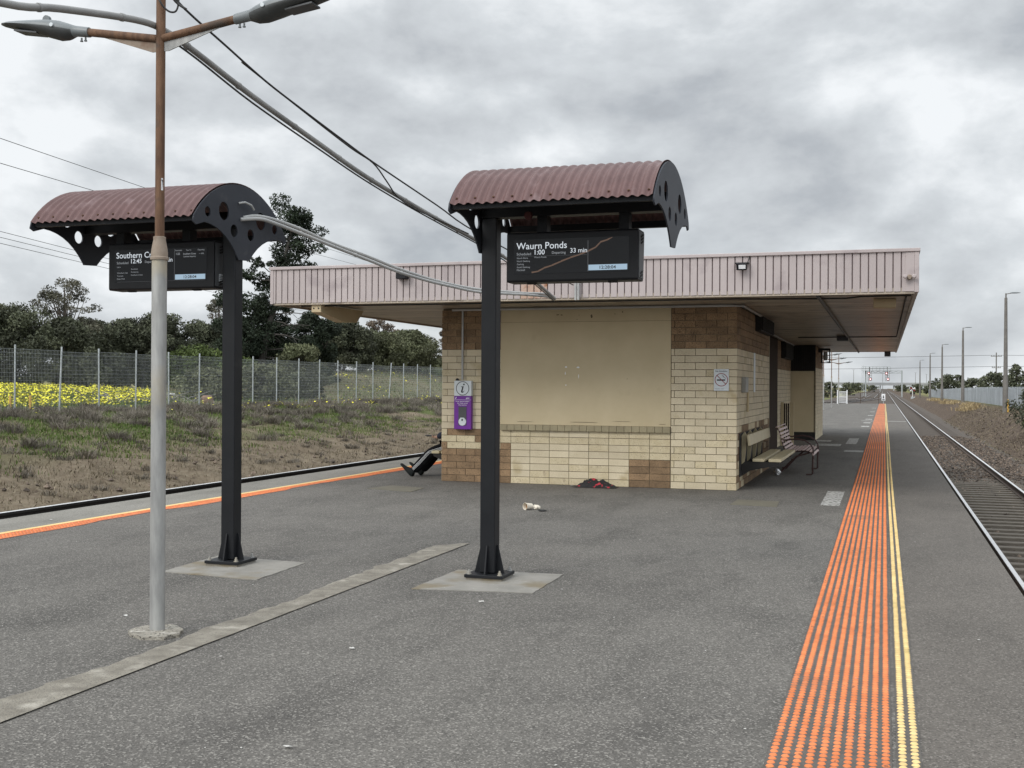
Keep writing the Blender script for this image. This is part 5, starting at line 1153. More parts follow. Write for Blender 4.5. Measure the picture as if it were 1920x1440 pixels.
# ------------------------------------------------------------------ grass, tussocks and flowers
def fast(name, V, Fc, tint, m):
    me = bpy.data.meshes.new(name); nv, nf, k = len(V), len(Fc), Fc.shape[1]
    me.vertices.add(nv); me.vertices.foreach_set('co', V.astype(np.float32).ravel()); me.loops.add(nf * k); me.loops.foreach_set('vertex_index', Fc.astype(np.int32).ravel())
    me.polygons.add(nf); me.polygons.foreach_set('loop_start', np.arange(0, nf * k, k, dtype=np.int32)); me.polygons.foreach_set('loop_total', np.full(nf, k, dtype=np.int32))
    me.update(calc_edges=True); at = me.attributes.new('tint', 'FLOAT', 'FACE'); at.data.foreach_set('value', tint.astype(np.float32)); me.materials.append(m)
    o = bpy.data.objects.new(name, me); COL.objects.link(o); return o
def blades(name, pts, h, w, lean, m, tint=(.7, 1.3), out=None):
    """pts (n,3) roots; bent two-segment blades"""
    n = len(pts); a = RNG.uniform(0, 2 * PI, n); hh = RNG.uniform(h[0], h[1], n); ln = RNG.uniform(0, lean, n) * hh; b = RNG.uniform(0, 2 * PI, n)
    if out is not None: b = np.arctan2(out[:, 1], out[:, 0]) + RNG.normal(0, .5, n)
    d = np.stack([np.cos(a), np.sin(a), np.zeros(n)], 1) * (w * RNG.uniform(.6, 1.4, n))[:, None]; L_ = np.stack([np.cos(b) * ln, np.sin(b) * ln, np.zeros(n)], 1); Z = np.stack([np.zeros(n), np.zeros(n), hh], 1)
    V = np.stack([pts - d, pts + d, pts + d * .7 + L_ * .35 + Z * .6, pts - d * .7 + L_ * .35 + Z * .6, pts + L_ + Z * (1 - .25 * (ln / hh))[:, None]], 1).reshape(-1, 3)
    i = np.arange(n) * 5; F4 = np.stack([i, i + 1, i + 2, i + 3], 1); F3 = np.stack([i + 3, i + 2, i + 4, i + 4], 1)
    F3 = np.stack([i + 3, i + 2, i + 4], 1); Fc = np.concatenate([np.stack([i, i + 1, i + 2], 1), np.stack([i, i + 2, i + 3], 1), F3]); t = RNG.uniform(*tint, n)
    if out is not None: t = t * out[:, 2]
    return stuff(fast(name, V, Fc, np.tile(t, 3), m))
def gz(P): return np.array([ground_z(float(x), float(y)) for x, y in P])
def scatter(n, xr, yr, dens=None, pw=1.0):
    out = []
    while len(out) < n:
        x = RNG.uniform(*xr); y = yr[0] + (yr[1] - yr[0]) * RNG.random() ** pw
        if dens is None or RNG.random() < dens(x, y): out.append((x, y))
    P_ = np.array(out); return np.column_stack([P_, gz(P_)])
def nz2(x, y, s, o=0): return mnoise.noise(Vector((x * s, y * s, o))) * .5 + .5
def greenness(x, y): return min(1, max(0, (nz2(x, y, .42, 9) - .33) * 5)) * min(1, max(0.03, (-14.4 - x) / 3.2))
blades('bank_grass', scatter(62000, (-23.6, -14.2), (10, 62), greenness, 1.5), (.04, .13), .010, .9, MT['blade'])
blades('dry_bank_grass', scatter(60000, (-23.4, -12.4), (9, 62), lambda x, y: .35 + .65 * nz2(x, y, .8, 4), 1.4), (.03, .11), .007, 1.6, MT['blade_dry'], (.35, 1.05))
def clumps(n, xr, yr, per, rad, dens, pw=1.3):
    C_ = scatter(n, xr, yr, dens, pw); out = []; dv = []
    for c in C_:
        sc = RNG.uniform(.5, 1.35); q = RNG.normal(0, rad * sc * .42, (per, 2)); out.append(np.column_stack([c[0] + q[:, 0], c[1] + q[:, 1], np.full(per, c[2] - .02)])); dv.append(np.column_stack([q, np.full(per, RNG.uniform(.6, 1.25))]))
    return np.concatenate(out), np.concatenate(dv)
P1, D1 = clumps(560, (-22.9, -15.4), (11, 62), 230, .26, lambda x, y: min(1, .10 + max(0, (-16.4 - x) / 4.5)) * (.2 + .8 * nz2(x, y, .5, 2)))
blades('dry_tussocks', P1, (.10, .36), .0055, 1.5, MT['tussock'], (.6, 1.25), D1)
P1, D1 = clumps(300, (-17.0, -12.9), (10, 55), 80, .20, None)
blades('dry_tussocks', P1, (.03, .15), .006, 1.4, MT['tussock'], (.55, 1.1), D1)
def flowers(name, P_, size, lift):
    n = len(P_); a = RNG.uniform(0, 2 * PI, n); s = size * RNG.uniform(.6, 1.4, n); ti = RNG.uniform(-.6, .6, (n, 2))
    c = P_ + np.column_stack([np.zeros(n), np.zeros(n), RNG.uniform(lift[0], lift[1], n)]); V = []
    for k in range(4):
        dx, dy = np.cos(a + k * PI / 2) * s, np.sin(a + k * PI / 2) * s; V.append(c + np.column_stack([dx, dy, dx * ti[:, 0] + dy * ti[:, 1] + .3 * s * (k % 2)]))
    V = np.stack(V, 1).reshape(-1, 3); i = np.arange(n) * 4
    return stuff(fast(name, V, np.stack([i, i + 1, i + 2, i + 3], 1), RNG.uniform(.75, 1.15, n), MT['petal']))
def fdens(x, y): return (1.0 if -x > .705 * y + .8 * mnoise.noise(Vector((x * .5, y * .5, 0))) else .025) * (1 if nz2(x, y, .35, 21) > .40 else .12) * min(1, max(.0, (x + 51) / 4)) * (1.0 if y < 41 else max(.03, 1 - (y - 41) / 3))
FP = scatter(26000, (-49, -23.6), (17, 46), fdens, .9)
flowers('yellow_flowers', FP, .037, (.14, .36))
blades('flower_leaves', scatter(34000, (-50, -23.4), (17, 47), lambda x, y: .22 + .78 * fdens(x, y), .9), (.10, .30), .013, .9, MT['blade'], (.6, 1.2))
flowers('yellow_flowers', scatter(380, (-23.6, -20.6), (14, 75), lambda x, y: max(0, nz2(x, y, .3, 31) - .36) * 2 * (1 if y > 34 else .35)), .04, (.05, .26))
flowers('yellow_flowers', scatter(300, (-33, -25), (58, 84), lambda x, y: max(0, nz2(x, y, .3, 41) - .42) * 3), .06, (.03, .12))
blades('mound_grass', scatter(16000, (-38, -23.5), (46, 92), None), (.06, .20), .016, 1.1, MT['blade_dry'], (.5, 1.1))
blades('mound_grass', scatter(9000, (-38, -23.5), (46, 92), lambda x, y: max(.05, nz2(x, y, .25, 8) - .25)), (.06, .18), .016, 1.0, MT['blade'], (.6, 1.2))
blades('fence_line_grass', scatter(9000, (-23.4, -22.4), (12, 84), None, 1.1), (.08, .26), .010, .8, MT['tussock'], (.6, 1.4))
blades('bank_straw', scatter(24000, (5.4, 10.8), (26, 120), lambda x, y: .2 + .8 * nz2(x, y, .5, 14), 1.1), (.03, .12), .014, 1.6, MT['blade_dry'], (.4, 1.1))
blades('straw_tussocks', np.concatenate([np.column_stack([c[0] + RNG.normal(0, .45, 260), c[1] + RNG.normal(0, 1.8, 260), np.full(260, c[2])]) for c in [(x, y, ground_z(x, y)) for x, y in ((7.7, 112), (8.0, 118), (8.2, 124), (7.3, 116), (7.8, 146), (8.0, 152), (7.6, 158), (8.1, 185), (7.8, 192), (7.9, 205))]]), (.2, .6), .022, 1.6, MT['straw'], (.45, 1.1))
blades('far_field_grass', scatter(5000, (-34, -14), (135, 260), lambda x, y: nz2(x, y, .05, 3), 1.0), (.2, .6), .12, .8, MT['straw'], (.45, 1.0))

# ------------------------------------------------------------------ trees
def leaves(cl, n, size, flat=.6):
    """cl: list of (x,y,z,r,tint)"""
    V = []; T = []
    for (x, y, z, rad, tn) in cl:
        k = max(6, int(n * (rad ** 1.5))); q = RNG.normal(0, 1, (k, 3)); q /= np.linalg.norm(q, axis=1)[:, None]; q *= (rad * RNG.uniform(.25, 1.0, k) ** .6)[:, None]; q[:, 2] *= flat
        c = np.array([x, y, z]) + q; a = RNG.normal(0, 1, (k, 3)); a /= np.linalg.norm(a, axis=1)[:, None]; b = RNG.normal(0, 1, (k, 3)); b -= (a * b).sum(1)[:, None] * a; b /= np.linalg.norm(b, axis=1)[:, None]
        s = (size * RNG.uniform(.6, 1.4, k))[:, None]; V.append(np.stack([c - a * s, c + b * s * .45, c + a * s, c - b * s * .45], 1).reshape(-1, 3)); T.append(np.full(k, tn) * RNG.uniform(.75, 1.25, k))
    V = np.concatenate(V); i = np.arange(len(V) // 4) * 4; return V, np.stack([i, i + 1, i + 2, i + 3], 1), np.concatenate(T)
def tree(name, label, group, base, top, spread, m, n=60, size=.13, clumps_n=60, bare=.25, lean=(0, 0), airy=0.0, bark='bark', seed=0, ext=0.0, flat=.65, cat='tree'):
    rr = random.Random(seed); x, y, zb = base; H = top - zb
    t = thing(name, (x, y, zb), label, cat, group); mb = MB()
    tp = [Vector((x, y, zb - .3)), Vector((x + lean[0] * .3 + rr.uniform(-.1, .1), y + lean[1] * .3, zb + H * .35)), Vector((x + lean[0] * .7, y + lean[1] * .7, zb + H * .65)), Vector((x + lean[0], y + lean[1], zb + H * .9))]
    r0_ = max(.05, H * .022); mb.tube(tp, [r0_ * 1.25, r0_, r0_ * .6, r0_ * .2], 8)
    cl = []
    for k in range(clumps_n):
        h = bare + (1 - bare) * rr.random() ** .8; a = rr.uniform(0, 2 * PI)
        prof_ = math.sin(PI * min(1, (h - bare) / (1 - bare) * .86 + .12)) ** .6
        rad = spread * prof_ * (rr.random() ** .45) * rr.uniform(.8, 1.12)
        cx_, cy_, cz_ = x + lean[0] * h + rad * math.cos(a), y + lean[1] * h + rad * math.sin(a), zb + H * h * rr.uniform(.94, 1.0)
        cr_ = max(.18, spread * rr.uniform(.16, .34) * (1 - airy * .35)); cl.append((cx_, cy_, min(cz_, top - cr_ * .5), cr_, rr.choice((.55, .75, .9, 1.0, 1.15, 1.4))))
        if k % 3 == 0:
            hs = max(.12, h * rr.uniform(.45, .75)); s0 = Vector((x + lean[0] * hs, y + lean[1] * hs, zb + H * hs)); e = Vector(cl[-1][:3]); mid = s0.lerp(e, .5) + Vector((rr.uniform(-.1, .1), rr.uniform(-.1, .1), -.05 * H * rr.random()))
            mb.tube([s0, mid, e], [r0_ * .4, r0_ * .22, r0_ * .07], 5)
    mb.build('trunk', MT[bark], t, smooth=60)
    V, Fc, T = leaves(cl, n, size, flat); V = V - np.array([x, y, zb]); o = fast('crown', V, Fc, T, MT[m]); o.parent = t
    return t
GL = 'trees behind the mesh fence'
def zt(x, y): return ground_z(x, y, False)
TL = [('dark', -45.14, 50.5, 5.7, 2.6, 'dense dark bushy tree at the far left edge behind the fence'),
      ('dark', -39.6, 48.3, 4.75, 1.9, 'dark tree under the wispy tree at the far left'),
      ('dark', -44.97, 56.85, 5.25, 2.2, 'dark low tree right of the wispy tree behind the fence'),
      ('dark', -48.87, 48.37, 5.6, 2.8, 'dark tree past the left frame edge behind the fence'),
      ('dark', -44.6, 59.9, 5.45, 2.2, 'dark tree just left of the lamp post behind the fence'),
      ('dark', -42.25, 60.3, 5.75, 2.2, 'dark tree directly right of the lamp post behind the fence'),
      ('dark', -41.6, 63.0, 5.45, 2.2, 'dark tree left of the left display post behind the fence'),
      ('dark', -33.2, 66.8, 5.9, 2.0, 'tall dark grey green tree under the left end of the eaves'),
      ('dark', -38.5, 64.5, 5.0, 2.2, 'dark tree half behind the left display post'),
      ('olive', -32.6, 71.0, 5.0, 2.1, 'olive tree below the eaves right of the tall grey green tree'),
      ('olive', -32.2, 75.0, 5.3, 2.1, 'olive tree with sloping right side before the sky gap'),
      ('olive', -32.9, 83.0, 3.5, 1.9, 'low olive tree beside the left brick pier'),
      ('olive', -35.5, 66.5, 4.6, 2.1, 'olive tree behind the leaning pine trunk')]
for i, (k, x, y, top, sp, lab) in enumerate(TL):
    tree('bushy_tree', lab, GL, (x, y, zt(x, y)), top, sp, 'leaf_dark' if k == 'dark' else 'leaf_olive', n=620, size=.085, clumps_n=95, bare=.03, seed=100 + i, flat=.85)
tree('wispy_tree', 'tall wispy tree with see-through crown at the far left', GL, (-43.6, 52.9, 1.1), 7.45, 1.85, 'leaf_gum', n=420, size=.065, clumps_n=90, bare=.42, airy=.6, seed=21, bark='bark')
tree('wispy_tree', 'small see-through gum left of the left display post', GL, (-42.2, 66.3, 1.1), 7.4, 1.25, 'leaf_gum', n=420, size=.07, clumps_n=60, bare=.45, airy=.5, seed=22)
tree('gum_tree', 'russet tinged gum tree rising in the middle of the gap under the eaves', GL, (-34.74, 75.5, 1.3), 6.25, 1.5, 'leaf_russet', n=430, size=.08, clumps_n=46, bare=.45, airy=.4, seed=23)
tree('gum_tree', 'small dark gum top poking over the tall grey green tree', GL, (-34.2, 66.8, 1.3), 6.5, .8, 'leaf_dark', n=430, size=.08, clumps_n=22, bare=.6, airy=.5, seed=24)
tree('gum_tree', 'round grey green gum just right of the sky gap', GL, (-34.96, 85.4, 1.2), 5.4, 1.2, 'leaf_gum', n=430, size=.08, clumps_n=40, bare=.35, airy=.3, seed=25)
tree('gum_tree', 'russet gum partly hidden by the left brick pier', GL, (-34.63, 88.6, 1.2), 6.1, 1.4, 'leaf_russet', n=430, size=.08, clumps_n=45, bare=.3, airy=.2, seed=26)
tree('dense_tree', 'very dark dense tree with rounded top below the rainwater head', GL, (-31.6, 59.8, 1.2), 5.75, 1.75, 'leaf_pine', n=620, size=.085, clumps_n=90, bare=.05, seed=27, flat=.85)
for i, (x, y, top, sp, mm, lab) in enumerate([(-33.4, 50.6, 3.45, 1.7, 'leaf_green', 'bright green shrub left of the left display post behind the fence'), (-32.2, 52.6, 2.9, 1.4, 'leaf_green', 'bright green shrub right of the left display post behind the fence'),
        (-29.4, 53.9, 3.6, 1.5, 'leaf_olive', 'mid green shrub in front of the very dark tree'), (-33.17, 80.5, 2.7, 1.5, 'leaf_green', 'green shrub beyond the grass mound near the brick pier'),
        (-26.6, 45.2, 2.35, 1.5, 'leaf_olive', 'wide low dark bush pressed against the fence'), (-26.0, 48.6, 2.15, 1.15, 'leaf_dark', 'small round bush at the end of the bushes by the mound'), (-27.4, 42.4, 2.2, 1.3, 'leaf_olive', 'low bush behind the fence right of the timber stump')]):
    tree('shrub', lab, 'shrubs behind the mesh fence', (x, y, zt(x, y)), top, sp, mm, n=520, size=.08, clumps_n=60, bare=.02, seed=60 + i, flat=.8, cat='shrub')
def pine():
    t = thing('pine_tree', (-32.2, 54.7, 1.1), 'tall leaning pine with bare lower limbs behind the left display post', 'tree', GL); rr = random.Random(4)
    trunk = [(-32.3, 54.7, .7), (-32.23, 54.7, 2.14), (-32.02, 54.77, 3.6), (-31.69, 54.87, 5.04), (-31.42, 54.96, 6.2), (-31.26, 55.0, 7.36), (-30.97, 55.1, 8.52), (-30.7, 55.2, 9.7), (-30.6, 55.2, 10.7)]
    mb = MB(); mb.tube(trunk, [.26, .24, .21, .18, .15, .13, .10, .07, .03], 10)
    # clumps: du, dv from picture offsets converted at the tree's distance (x right, z up)
    cl = []
    def tip(z, dx, dz, dy, cr, k=4, rad=.05):
        if z > 7 and dx > 0: dx *= .42
        i = int(np.searchsorted([p[2] for p in trunk], z)); i = min(max(i, 1), 8); a, b = Vector(trunk[i - 1]), Vector(trunk[i]); s = a.lerp(b, (z - a.z) / (b.z - a.z))
        e = s + Vector((dx, dy + dx * .3, dz)); mid = s.lerp(e, .55) + Vector((0, 0, -.12 * abs(dx)))
        mb.tube([s, mid, e], [rad, rad * .6, rad * .25], 5)
        for q in range(k + 2):
            p = s.lerp(e, rr.uniform(.55, 1.08)) if q < 3 else e
            cl.append((p.x + rr.gauss(0, cr * .75), p.y + rr.gauss(0, cr * .6), p.z + rr.gauss(0, cr * .38), cr * rr.uniform(.5, .95), rr.choice((.6, .8, 1, 1.25))))
    for z, dx, dz, dy, cr in ((9.8, .15, 1.1, 0, .75), (9.6, .9, .75, .2, .7), (9.3, -.55, .8, -.2, .6), (8.8, 1.25, .5, .1, .75), (8.5, .55, .4, .4, .6), (8.3, 1.4, -.25, -.2, .6), (8.0, 1.05, -.6, .2, .55), (7.6, .75, .1, .3, .45), (7.4, -1.1, .75, .1, .35), (7.2, -1.5, .3, -.2, .35), (7.4, .95, -.35, -.1, .45), (6.7, .35, -.1, .5, .4),
            (6.0, -1.5, -.2, .1, .75), (5.7, -2.0, .25, -.2, .6), (5.5, -1.2, -.4, .3, .8), (5.2, -2.2, -.3, .1, .7), (5.0, -1.5, -.7, -.2, .8), (4.6, -2.0, -.9, .2, .8), (4.4, -1.0, -.6, -.4, .7), (6.3, .55, -.4, .3, .4), (7.9, -.35, .3, .2, .42), (7.0, -.25, .35, .3, .40), (6.6, -.9, .55, .3, .42), (6.2, .15, .2, .4, .42), (5.9, -.5, .1, .35, .6), (5.3, -.2, -.1, .5, .7), (4.7, .2, -.2, .6, .7), (4.2, -.4, -.3, .6, .75), (3.6, .1, -.4, .7, .75), (3.2, -.9, -.5, .4, .7), (4.2, 1.0, -.5, .6, .55), (4.0, -.6, -.8, .5, .7), (3.7, .9, -.9, .5, .6)):
        tip(z, dx, dz, dy, cr, 6)
    for z, dx, dz in ((5.6, 1.9, .25), (5.3, 2.3, .0), (5.0, 1.7, -.5), (4.6, 2.6, .1), (4.3, 2.2, -.4), (4.0, 1.5, .2), (3.4, 2.4, -.1), (3.0, 2.0, -.3), (3.3, -1.6, .2), (4.8, -1.4, .3)):
        i = int(np.searchsorted([p[2] for p in trunk], z)); a, b = Vector(trunk[i - 1]), Vector(trunk[i]); s = a.lerp(b, (z - a.z) / (b.z - a.z)); e = s + Vector((dx, rr.uniform(-.6, .2), dz)); m_ = s.lerp(e, .5) + Vector((0, 0, .12))
        mb.tube([s, m_, e], [.045, .032, .012], 5)
        for q in (.45, .62, .8): p = s.lerp(e, q); mb.tube([p, p + Vector((dx * .18, rr.uniform(-.3, .3), rr.uniform(-.45, .3)))], [.016, .006], 4)
    mb.build('trunk', MT['bark_dark'], t, smooth=60)
    V, Fc, T = leaves(cl, 560, .075, .6); o = fast('crown', V - np.array([-32.2, 54.7, 1.1]), Fc, T, MT['leaf_pine']); o.parent = t
pine()
# fallen branches, stump and bollards by the fence
mb = MB(); rr = random.Random(6)
for _ in range(46):
    s = Vector((rr.uniform(-27.2, -25.2), rr.uniform(33.5, 38.5), .85)); d = Vector((rr.uniform(-1, 1), rr.uniform(-1, 1), rr.uniform(.0, .55))) * rr.uniform(.4, 1.3); mb.tube([s, s + d * .5 + Vector((0, 0, .08)), s + d], [.03, .02, .007], 5)
tag(mb.build('fallen_branches', MT['dead_wood']), 'heap of grey fallen branches behind the mesh fence', 'branches')
st = MB(); st.lathe([(.27, .5), (.25, .8), (.23, 1.02), (.15, 1.10), (.0, 1.0)], (-25, 38.46, 0), 9); tag(st.build('timber_stump', MT['timber']), 'reddish timber stump standing behind the mesh fence', 'stump')
for x, y, lab in ((-23.6, 26.4, 'left of two short yellow marker posts by the fence'), (-23.6, 27.2, 'right of two short yellow marker posts by the fence')):
    mb = MB(); mb.lathe([(.035, .5), (.035, 1.15), (.03, 1.18)], (x, y, 0), 10); tag(mb.build('marker_post', MT['yellow_paint']), lab, 'marker post')
lump('pale_log', (-26.0, 37.6, 1.12), .1, MT['scrap'], 'pale broken plastic scrap on the branch heap', 'litter', (1.0, 2.4, .6), seed=3)

# ------------------------------------------------------------------ right side beyond the track
pf = thing('palisade_fence', (11.5, 60, -.3), 'pale grey steel palisade fence along the top of the right bank', 'fence')
mb = MB(); y = 58.0; rr = random.Random(2)
while y < 330:
    z = ground_z(11.5, y, False); mb.box(11.46, 11.49, y, y + .085, z + .05, z + 1.86 + (.12 if int(y * 7) % 3 == 0 else 0), 0, rr.uniform(.62, 1.2)); y += .15 if y < 160 else .17
mb.build('pale_panel', MT['pale_steel'], pf)
mb = MB()
for h_ in (.4, 1.5):
    for a in range(58, 330, 8): mb.bar((11.52, a, ground_z(11.5, a, False) + h_), (11.52, a + 8, ground_z(11.5, a + 8, False) + h_), .04, .05)
mb.build('rail', MT['fence_steel'], pf)
pole0 = None
for i, (x, y, h_, lab) in enumerate(((8.35, 89.7, 8.5, 'nearest tall grey lamp pole by the palisade fence, with a yellow base mark'), (8.5, 139.5, 8.55, 'second nearest tall grey lamp pole by the palisade fence'), (8.25, 183, 8.5, 'middle tall grey lamp pole by the palisade fence'), (8.2, 229, 8.4, 'second farthest tall grey lamp pole by the palisade fence'), (8.0, 286, 8.3, 'farthest tall grey lamp pole by the palisade fence'))):
    if pole0 is None:
        pole0 = thing('yard_lamp', (8.35, 89.7, 0), lab, 'lamp pole', 'tall lamp poles along the right fence')
        mb = MB(); mb.lathe([(.20, -1.2), (.185, 2.2), (.15, 2.4), (.10, 8.1), (.05, 8.15), (.05, 8.42), (.02, 8.45)], (8.35, 89.7, 0), 14); mb.build('pole', MT['pole_grey'], pole0, smooth=40)
        mb = MB(); mb.tube([(8.35, 89.7, 8.38), (8.75, 89.7, 8.46)], .03, 8); arm = mb.build('lamp_arm', MT['pole_grey'], pole0)
        mb = MB(); mb.loft([[(8.35 + a, 89.7 + w_ * cy, 8.46 + h2 * cz) for cy, cz in ((1, 0), (.7, .7), (0, 1), (-.7, .7), (-1, 0), (-.7, -.5), (0, -.7), (.7, -.5))] for a, w_, h2 in ((.3, .04, .04), (.42, .10, .06), (.7, .12, .06), (.92, .08, .03), (.98, .02, .01))]); mb.build('lamp_head', MT['lamp_grey'], pole0, smooth=60)
        pl = pole0
    else:
        dup(pole0, (x, y, -.35 if i > 1 else 0), 0, lab)
mb = MB(); mb.box(8.46, 8.56, 89.4, 89.5, -.3, .75); tag(mb.build('marker_post', MT['yellow_paint']), 'yellow marker post at the foot of the nearest tall lamp pole', 'marker post')
tree('roadside_shrub', 'dark green shrub at the right edge of the picture on the bank', 'shrubs on the right bank', (8.05, 64, -.5), 1.7, 1.75, 'leaf_dark', n=420, size=.075, clumps_n=70, bare=.02, seed=71, flat=.85, cat='shrub')
tree('roadside_shrub', 'yellow green low shrub below the dark shrub at the right edge', 'shrubs on the right bank', (7.35, 60.5, -.9), .55, .95, 'leaf_green', n=420, size=.06, clumps_n=40, bare=.02, seed=72, flat=.85, cat='shrub')
RT = [('gum', 13.5, 278, 4.5, 3.4, 'wide flat topped dark tree between two tall lamp poles'), ('airy', 16.2, 284, 4.7, 1.8, 'thin see-through tree right of the flat topped tree'), ('dark', 18.9, 269, 3.6, 4.0, 'low dark tree behind the palisade fence right of the thin tree'),
      ('dark', 21.9, 259, 4.8, 3.8, 'dark tree behind the timber power pole'), ('dark', 24.6, 255, 4.3, 3.4, 'dark tree left of the nearest tall lamp pole'), ('gum', 24.7, 244, 6.3, 2.0, 'tall round topped gum right of the nearest tall lamp pole'), ('dark', 27.4, 240, 5.2, 3.2, 'dark tree at the right frame edge behind the palisade'), ('dark', 31.5, 241, 5.6, 4.0, 'dark tree past the right frame edge'),
      ('dark', 15.7, 446, 2.6, 2.2, 'small dark tree near the farthest tall lamp pole'), ('dark', 14.3, 551, 3.2, 3.4, 'dark tree on the right of the far overpass'), ('dark', -14.8, 342, 3.1, 2.4, 'dark tree far left beside the brick wall edge'), ('dark', -12.6, 437, 3.2, 3.5, 'dark tree clump between the distant double lamps'), ('olive', -12.6, 620, 3.8, 4.6, 'olive tree left of the signal gantry'), ('dark', -16.8, 331, 3.0, 2.2, 'dark tree just visible past the brick corner'), ('dark', -8.0, 830, 3.2, 4, 'dark tree just left of the overpass openings'), ('dark', 10.5, 739, 3.2, 5, 'dark tree just right of the overpass openings')]
for i, (k, x, y, top, sp, lab) in enumerate(RT):
    far = y > 300; zb = ground_z(x, y, False)
    tree('distant_tree', lab, 'distant trees along the line', (x, y, zb), top, sp, 'leaf_dark' if k != 'olive' else 'leaf_olive', n=30 if not far else 12, size=.32 if not far else .5, clumps_n=60, bare=.05 if k == 'dark' else .35, airy=.6 if k == 'airy' else 0, seed=200 + i, flat=.7)
pp = thing('power_pole', (23.3, 270.5, -.6), 'timber power pole with crossarms beyond the palisade fence', 'power pole')
mb = MB(); mb.tube([(23.3, 270.5, -1.5), (23.3, 270.5, 9.4)], [.17, .11], 8); mb.build('pole', MT['pole_grey'], pp)
for z, w_ in ((8.5, 1.1), (6.0, .9), (2.9, .5)):
    mb = MB(); mb.box(23.3 - w_, 23.3 + w_, 270.35, 270.45, z, z + .12)
    for q in (-.9, -.45, .45, .9): mb.lathe([(.05, z + .12), (.07, z + .3), (.03, z + .36)], (23.3 + w_ * q, 270.4, 0), 6)
    mb.build('crossarm', MT['pole_grey'], pp)
for q, z, lab in ((-1, 8.8, 'higher of the two distant wires crossing above the signal gantry'), (-.8, 6.35, 'lower of the two distant wires crossing above the signal gantry')):
    pts = [Vector((23.3 + q, 270.4, z)).lerp(Vector((-60, 242, z - 1.1)), k / 12) - Vector((0, 0, .35 * math.sin(PI * k / 12))) for k in range(13)]
    pts = [Vector((90, 292, z + .1))] + pts; mb = MB(); mb.tube(pts, .035, 5); tag(mb.build('power_wire', MT['cable']), lab, 'power wire')
dup(pp, (-60, 242, -1.8), .3, 'timber power pole hidden behind the station building')

# signal gantry
ga = thing('signal_gantry', (0, 394, -1.3), 'steel signal gantry spanning the tracks with four lit red signals', 'signal gantry')
for x in (-5.85, 5.47):
    mb = MB(); mb.box(x - .22, x + .22, 393.8, 394.2, -1.5, 7.2); mb.build('leg', MT['wire_steel'], ga)
mb = MB()
for z in (6.35, 7.05): mb.box(-5.85, 5.47, 393.9, 394.1, z - .08, z + .08)
n = 12
for k in range(n): a, b = -5.6 + k * .92, -5.6 + (k + 1) * .92; mb.bar((a, 394, 6.43 if k % 2 else 6.97), (b, 394, 6.97 if k % 2 else 6.43), .09, .09)
mb.build('truss', MT['wire_steel'], ga)
mb = MB()
for z in (7.7, 8.4): mb.box(-7.0, 1.95, 393.05, 393.11, z - .07, z + .07)
for x in np.arange(-7.0, 2.0, 1.12): mb.box(x - .06, x + .06, 393.05, 393.11, 7.1, 8.44)
mb.box(-7.0, 1.95, 392.6, 393.9, 7.06, 7.13); mb.build('walkway', MT['wire_steel'], ga)
mb = MB()
for x in (-7.0, -6.5): mb.box(x - .04, x + .04, 393.4, 393.5, -1.4, 8.9)
for z in np.arange(-1, 7, .45): mb.box(-7.0, -6.5, 393.42, 393.48, z, z + .05)
mb.build('ladder', MT['fence_steel'], ga)
for x0 in (-4.6, .9):
    mb = MB(); mb.box(x0 - .12, x0 + .12, 393.2, 393.4, 5.0, 8.3); mb.box(x0 - .45, x0 + .5, 393.0, 393.1, 3.9, 6.6) if False else None
    for s in (-.55, .65):
        mb.box(x0 + s - .04, x0 + s + .04, 393.2, 393.28, 3.8, 7.1)
    for z in (3.8, 4.9, 5.6): mb.box(x0 - .55, x0 + .65, 393.2, 393.28, z - .04, z + .04)
    mb.build('signal_mast', MT['rail_side'], ga)
    for dx, z in ((-.25, 6.25), (.25, 4.35)):
        mb = MB(); mb.lathe([(.46, 393.1), (.46, 393.18)], (x0 + dx, 0, z), 20, 0, 'y'); hd_ = mb.build('signal_head', MT['sign_black'], ga)
        mb = MB(); mb.lathe([(.38, 393.05), (.38, 393.09)], (x0 + dx, 0, z), 18, 0, 'y'); mb.lathe([(.21, 393.0), (.21, 393.04)], (x0 + dx, 0, z), 16, 1, 'y'); mb.build('signal_light', [MT['red_lamp'], MT['white_lamp']], hd_)
# overpass
ov = thing('overpass', (0, 1000, -1.3), 'distant concrete road overpass crossing the railway at the horizon', 'overpass')
mb = MB(); mb.box(-60, 60, 995, 1006, 3.4, 4.9); mb.build('deck', MT['bridge'], ov)
mb = MB(); mb.box(-62, 62, 994.6, 994.9, 4.91, 5.9); mb.build('barrier', MT['bridge'], ov)
for x in (-16, -8, -3.2, 7.5, 14): mb = MB(); mb.box(x - .45, x + .45, 997, 1004, -1.4, 3.4); mb.build('pier', MT['bridge'], ov)
for i, (x, y, h_) in enumerate(((-22, 900, 15), (-14, 1100, 16), (-1.5, 1150, 15), (24, 980, 14), (33, 1000, 13), (40, 900, 15))):
    mb = MB(); mb.tube([(x, y, -1), (x, y, h_)], [.22, .12], 6); mb.box(x - 1, x + 1, y - .1, y + .1, h_ - .1, h_)
    tag(mb.build('light_mast', MT['pole_grey']), 'thin distant light mast on the skyline by the overpass', 'mast', 'thin light masts on the skyline')
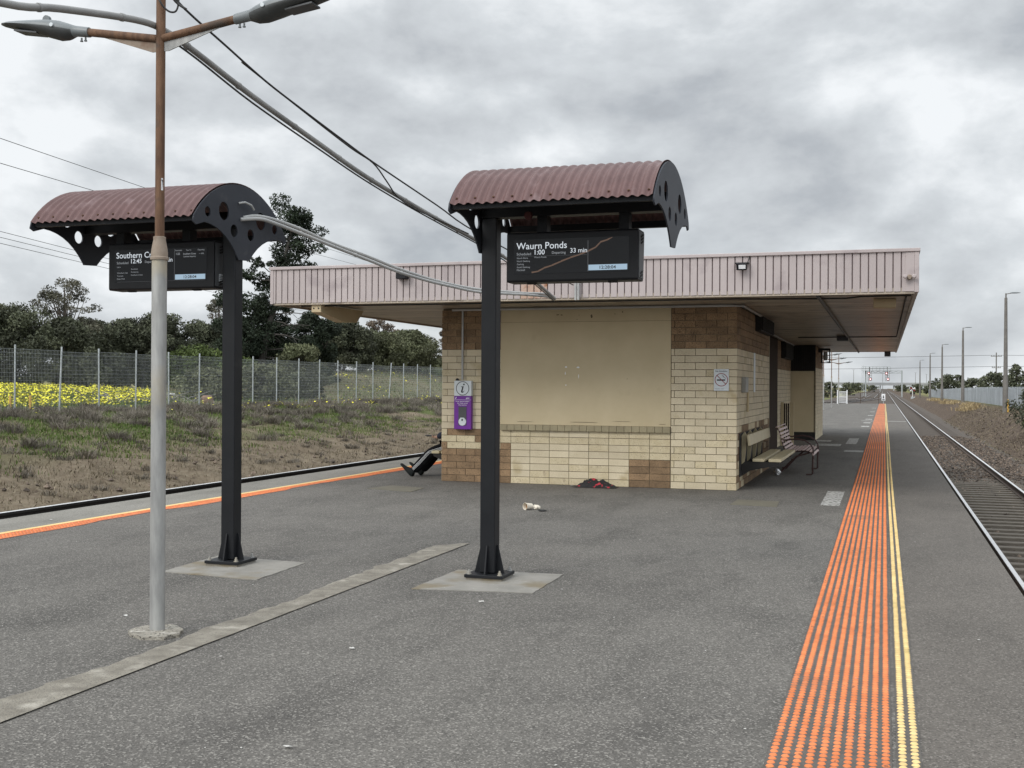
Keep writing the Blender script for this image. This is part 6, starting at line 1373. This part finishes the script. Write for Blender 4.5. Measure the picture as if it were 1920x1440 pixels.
# level crossing signal
lc = thing('crossing_signal', (6.9, 310, -1.5), 'distant red and white level crossing signal right of the track', 'crossing signal')
mb = MB(); mb.tube([(6.9, 310, -1.9), (6.9, 310, 1.7)], .08, 8); mb.build('post', MT['white_paint'], lc)
for s in (-1, 1):
    mb = MB(); mb.obox((6.9, 309.85, 1.2), (.75, .03, .13), ((1, 0, .7 * s), (0, 1, 0), (-.7 * s, 0, 1))); mb.build('cross_board', MT['white_paint'] if s > 0 else MT['sign_red'], lc)
    mb = MB(); mb.lathe([(.26, 309.7), (.26, 309.8)], (6.9 + s * .4, 0, .1), 14, 0, 'y'); mb.build('lamp', MT['sign_black'], lc)
mb = MB(); mb.box(6.5, 7.5, 309.9, 310.5, -1.8, -.7); mb.build('relay_box', MT['fence_steel'], lc)
# end of the platform
ef = thing('end_railing', (-3, 116.3, 0), 'low dark pipe railing across the far end of the platform', 'railing')
mb = MB()
for z in (.55, 1.05): mb.bar((-9.4, 116.4, z), (-.5, 116.4, z), .05, .05)
mb.build('rail', MT['rail_side'], ef)
for x in (-9.4, -7.2, -5.0, -2.2, -.5): mb = MB(); mb.box(x - .03, x + .03, 116.37, 116.43, -1.3, 1.08); mb.build('post', MT['rail_side'], ef)
gt = thing('white_gate', (-3.75, 113, 0), 'white barred pedestrian gate at the far end of the platform', 'gate')
mb = MB()
for k in range(9): mb.bar((-4.15 + k * .09, 113.0, .1), (-4.15 + k * .09, 113.0, 1.18), .03, .03)
for z in (.12, .65, 1.15): mb.bar((-4.17, 113.0, z), (-3.41, 113.0, z), .035, .035)
mb.build('gate_leaf', MT['white_paint'], gt)
for x in (-4.24, -3.36): mb = MB(); mb.box(x - .04, x + .04, 112.95, 113.05, 0, 1.32); mb.build('gate_post', MT['white_paint'], gt)
es = thing('end_sign', (-.05, 117, 0), 'small white notice at the end of the orange studs', 'sign')
mb = MB(); mb.box(-.24, .10, 117, 117.03, .28, .95); mb.build('sign_plate', MT['white_paint'], es)
mb = MB(); mb.lathe([(.05, 116.98), (.05, 116.995)], (-.07, 0, .74), 10, 0, 'y'); mb.box(-.12, -.02, 116.98, 116.995, .52, .68); mb.box(-.18, .04, 116.98, 116.995, .35, .42); mb.build('sign_figure', MT['sign_black'], es)
mb = MB(); mb.box(-.10, -.04, 117.03, 117.08, -1.3, .9); mb.build('post', MT['fence_steel'], es)
sg = thing('small_signal', (-8.6, 150, -1.3), 'small dark ground signal beside the siding', 'signal')
mb = MB(); mb.box(-8.68, -8.52, 150, 150.2, -1.4, .1); mb.box(-8.8, -8.4, 149.9, 150.3, .1, .55); mb.build('signal_body', MT['rail_side'], sg)
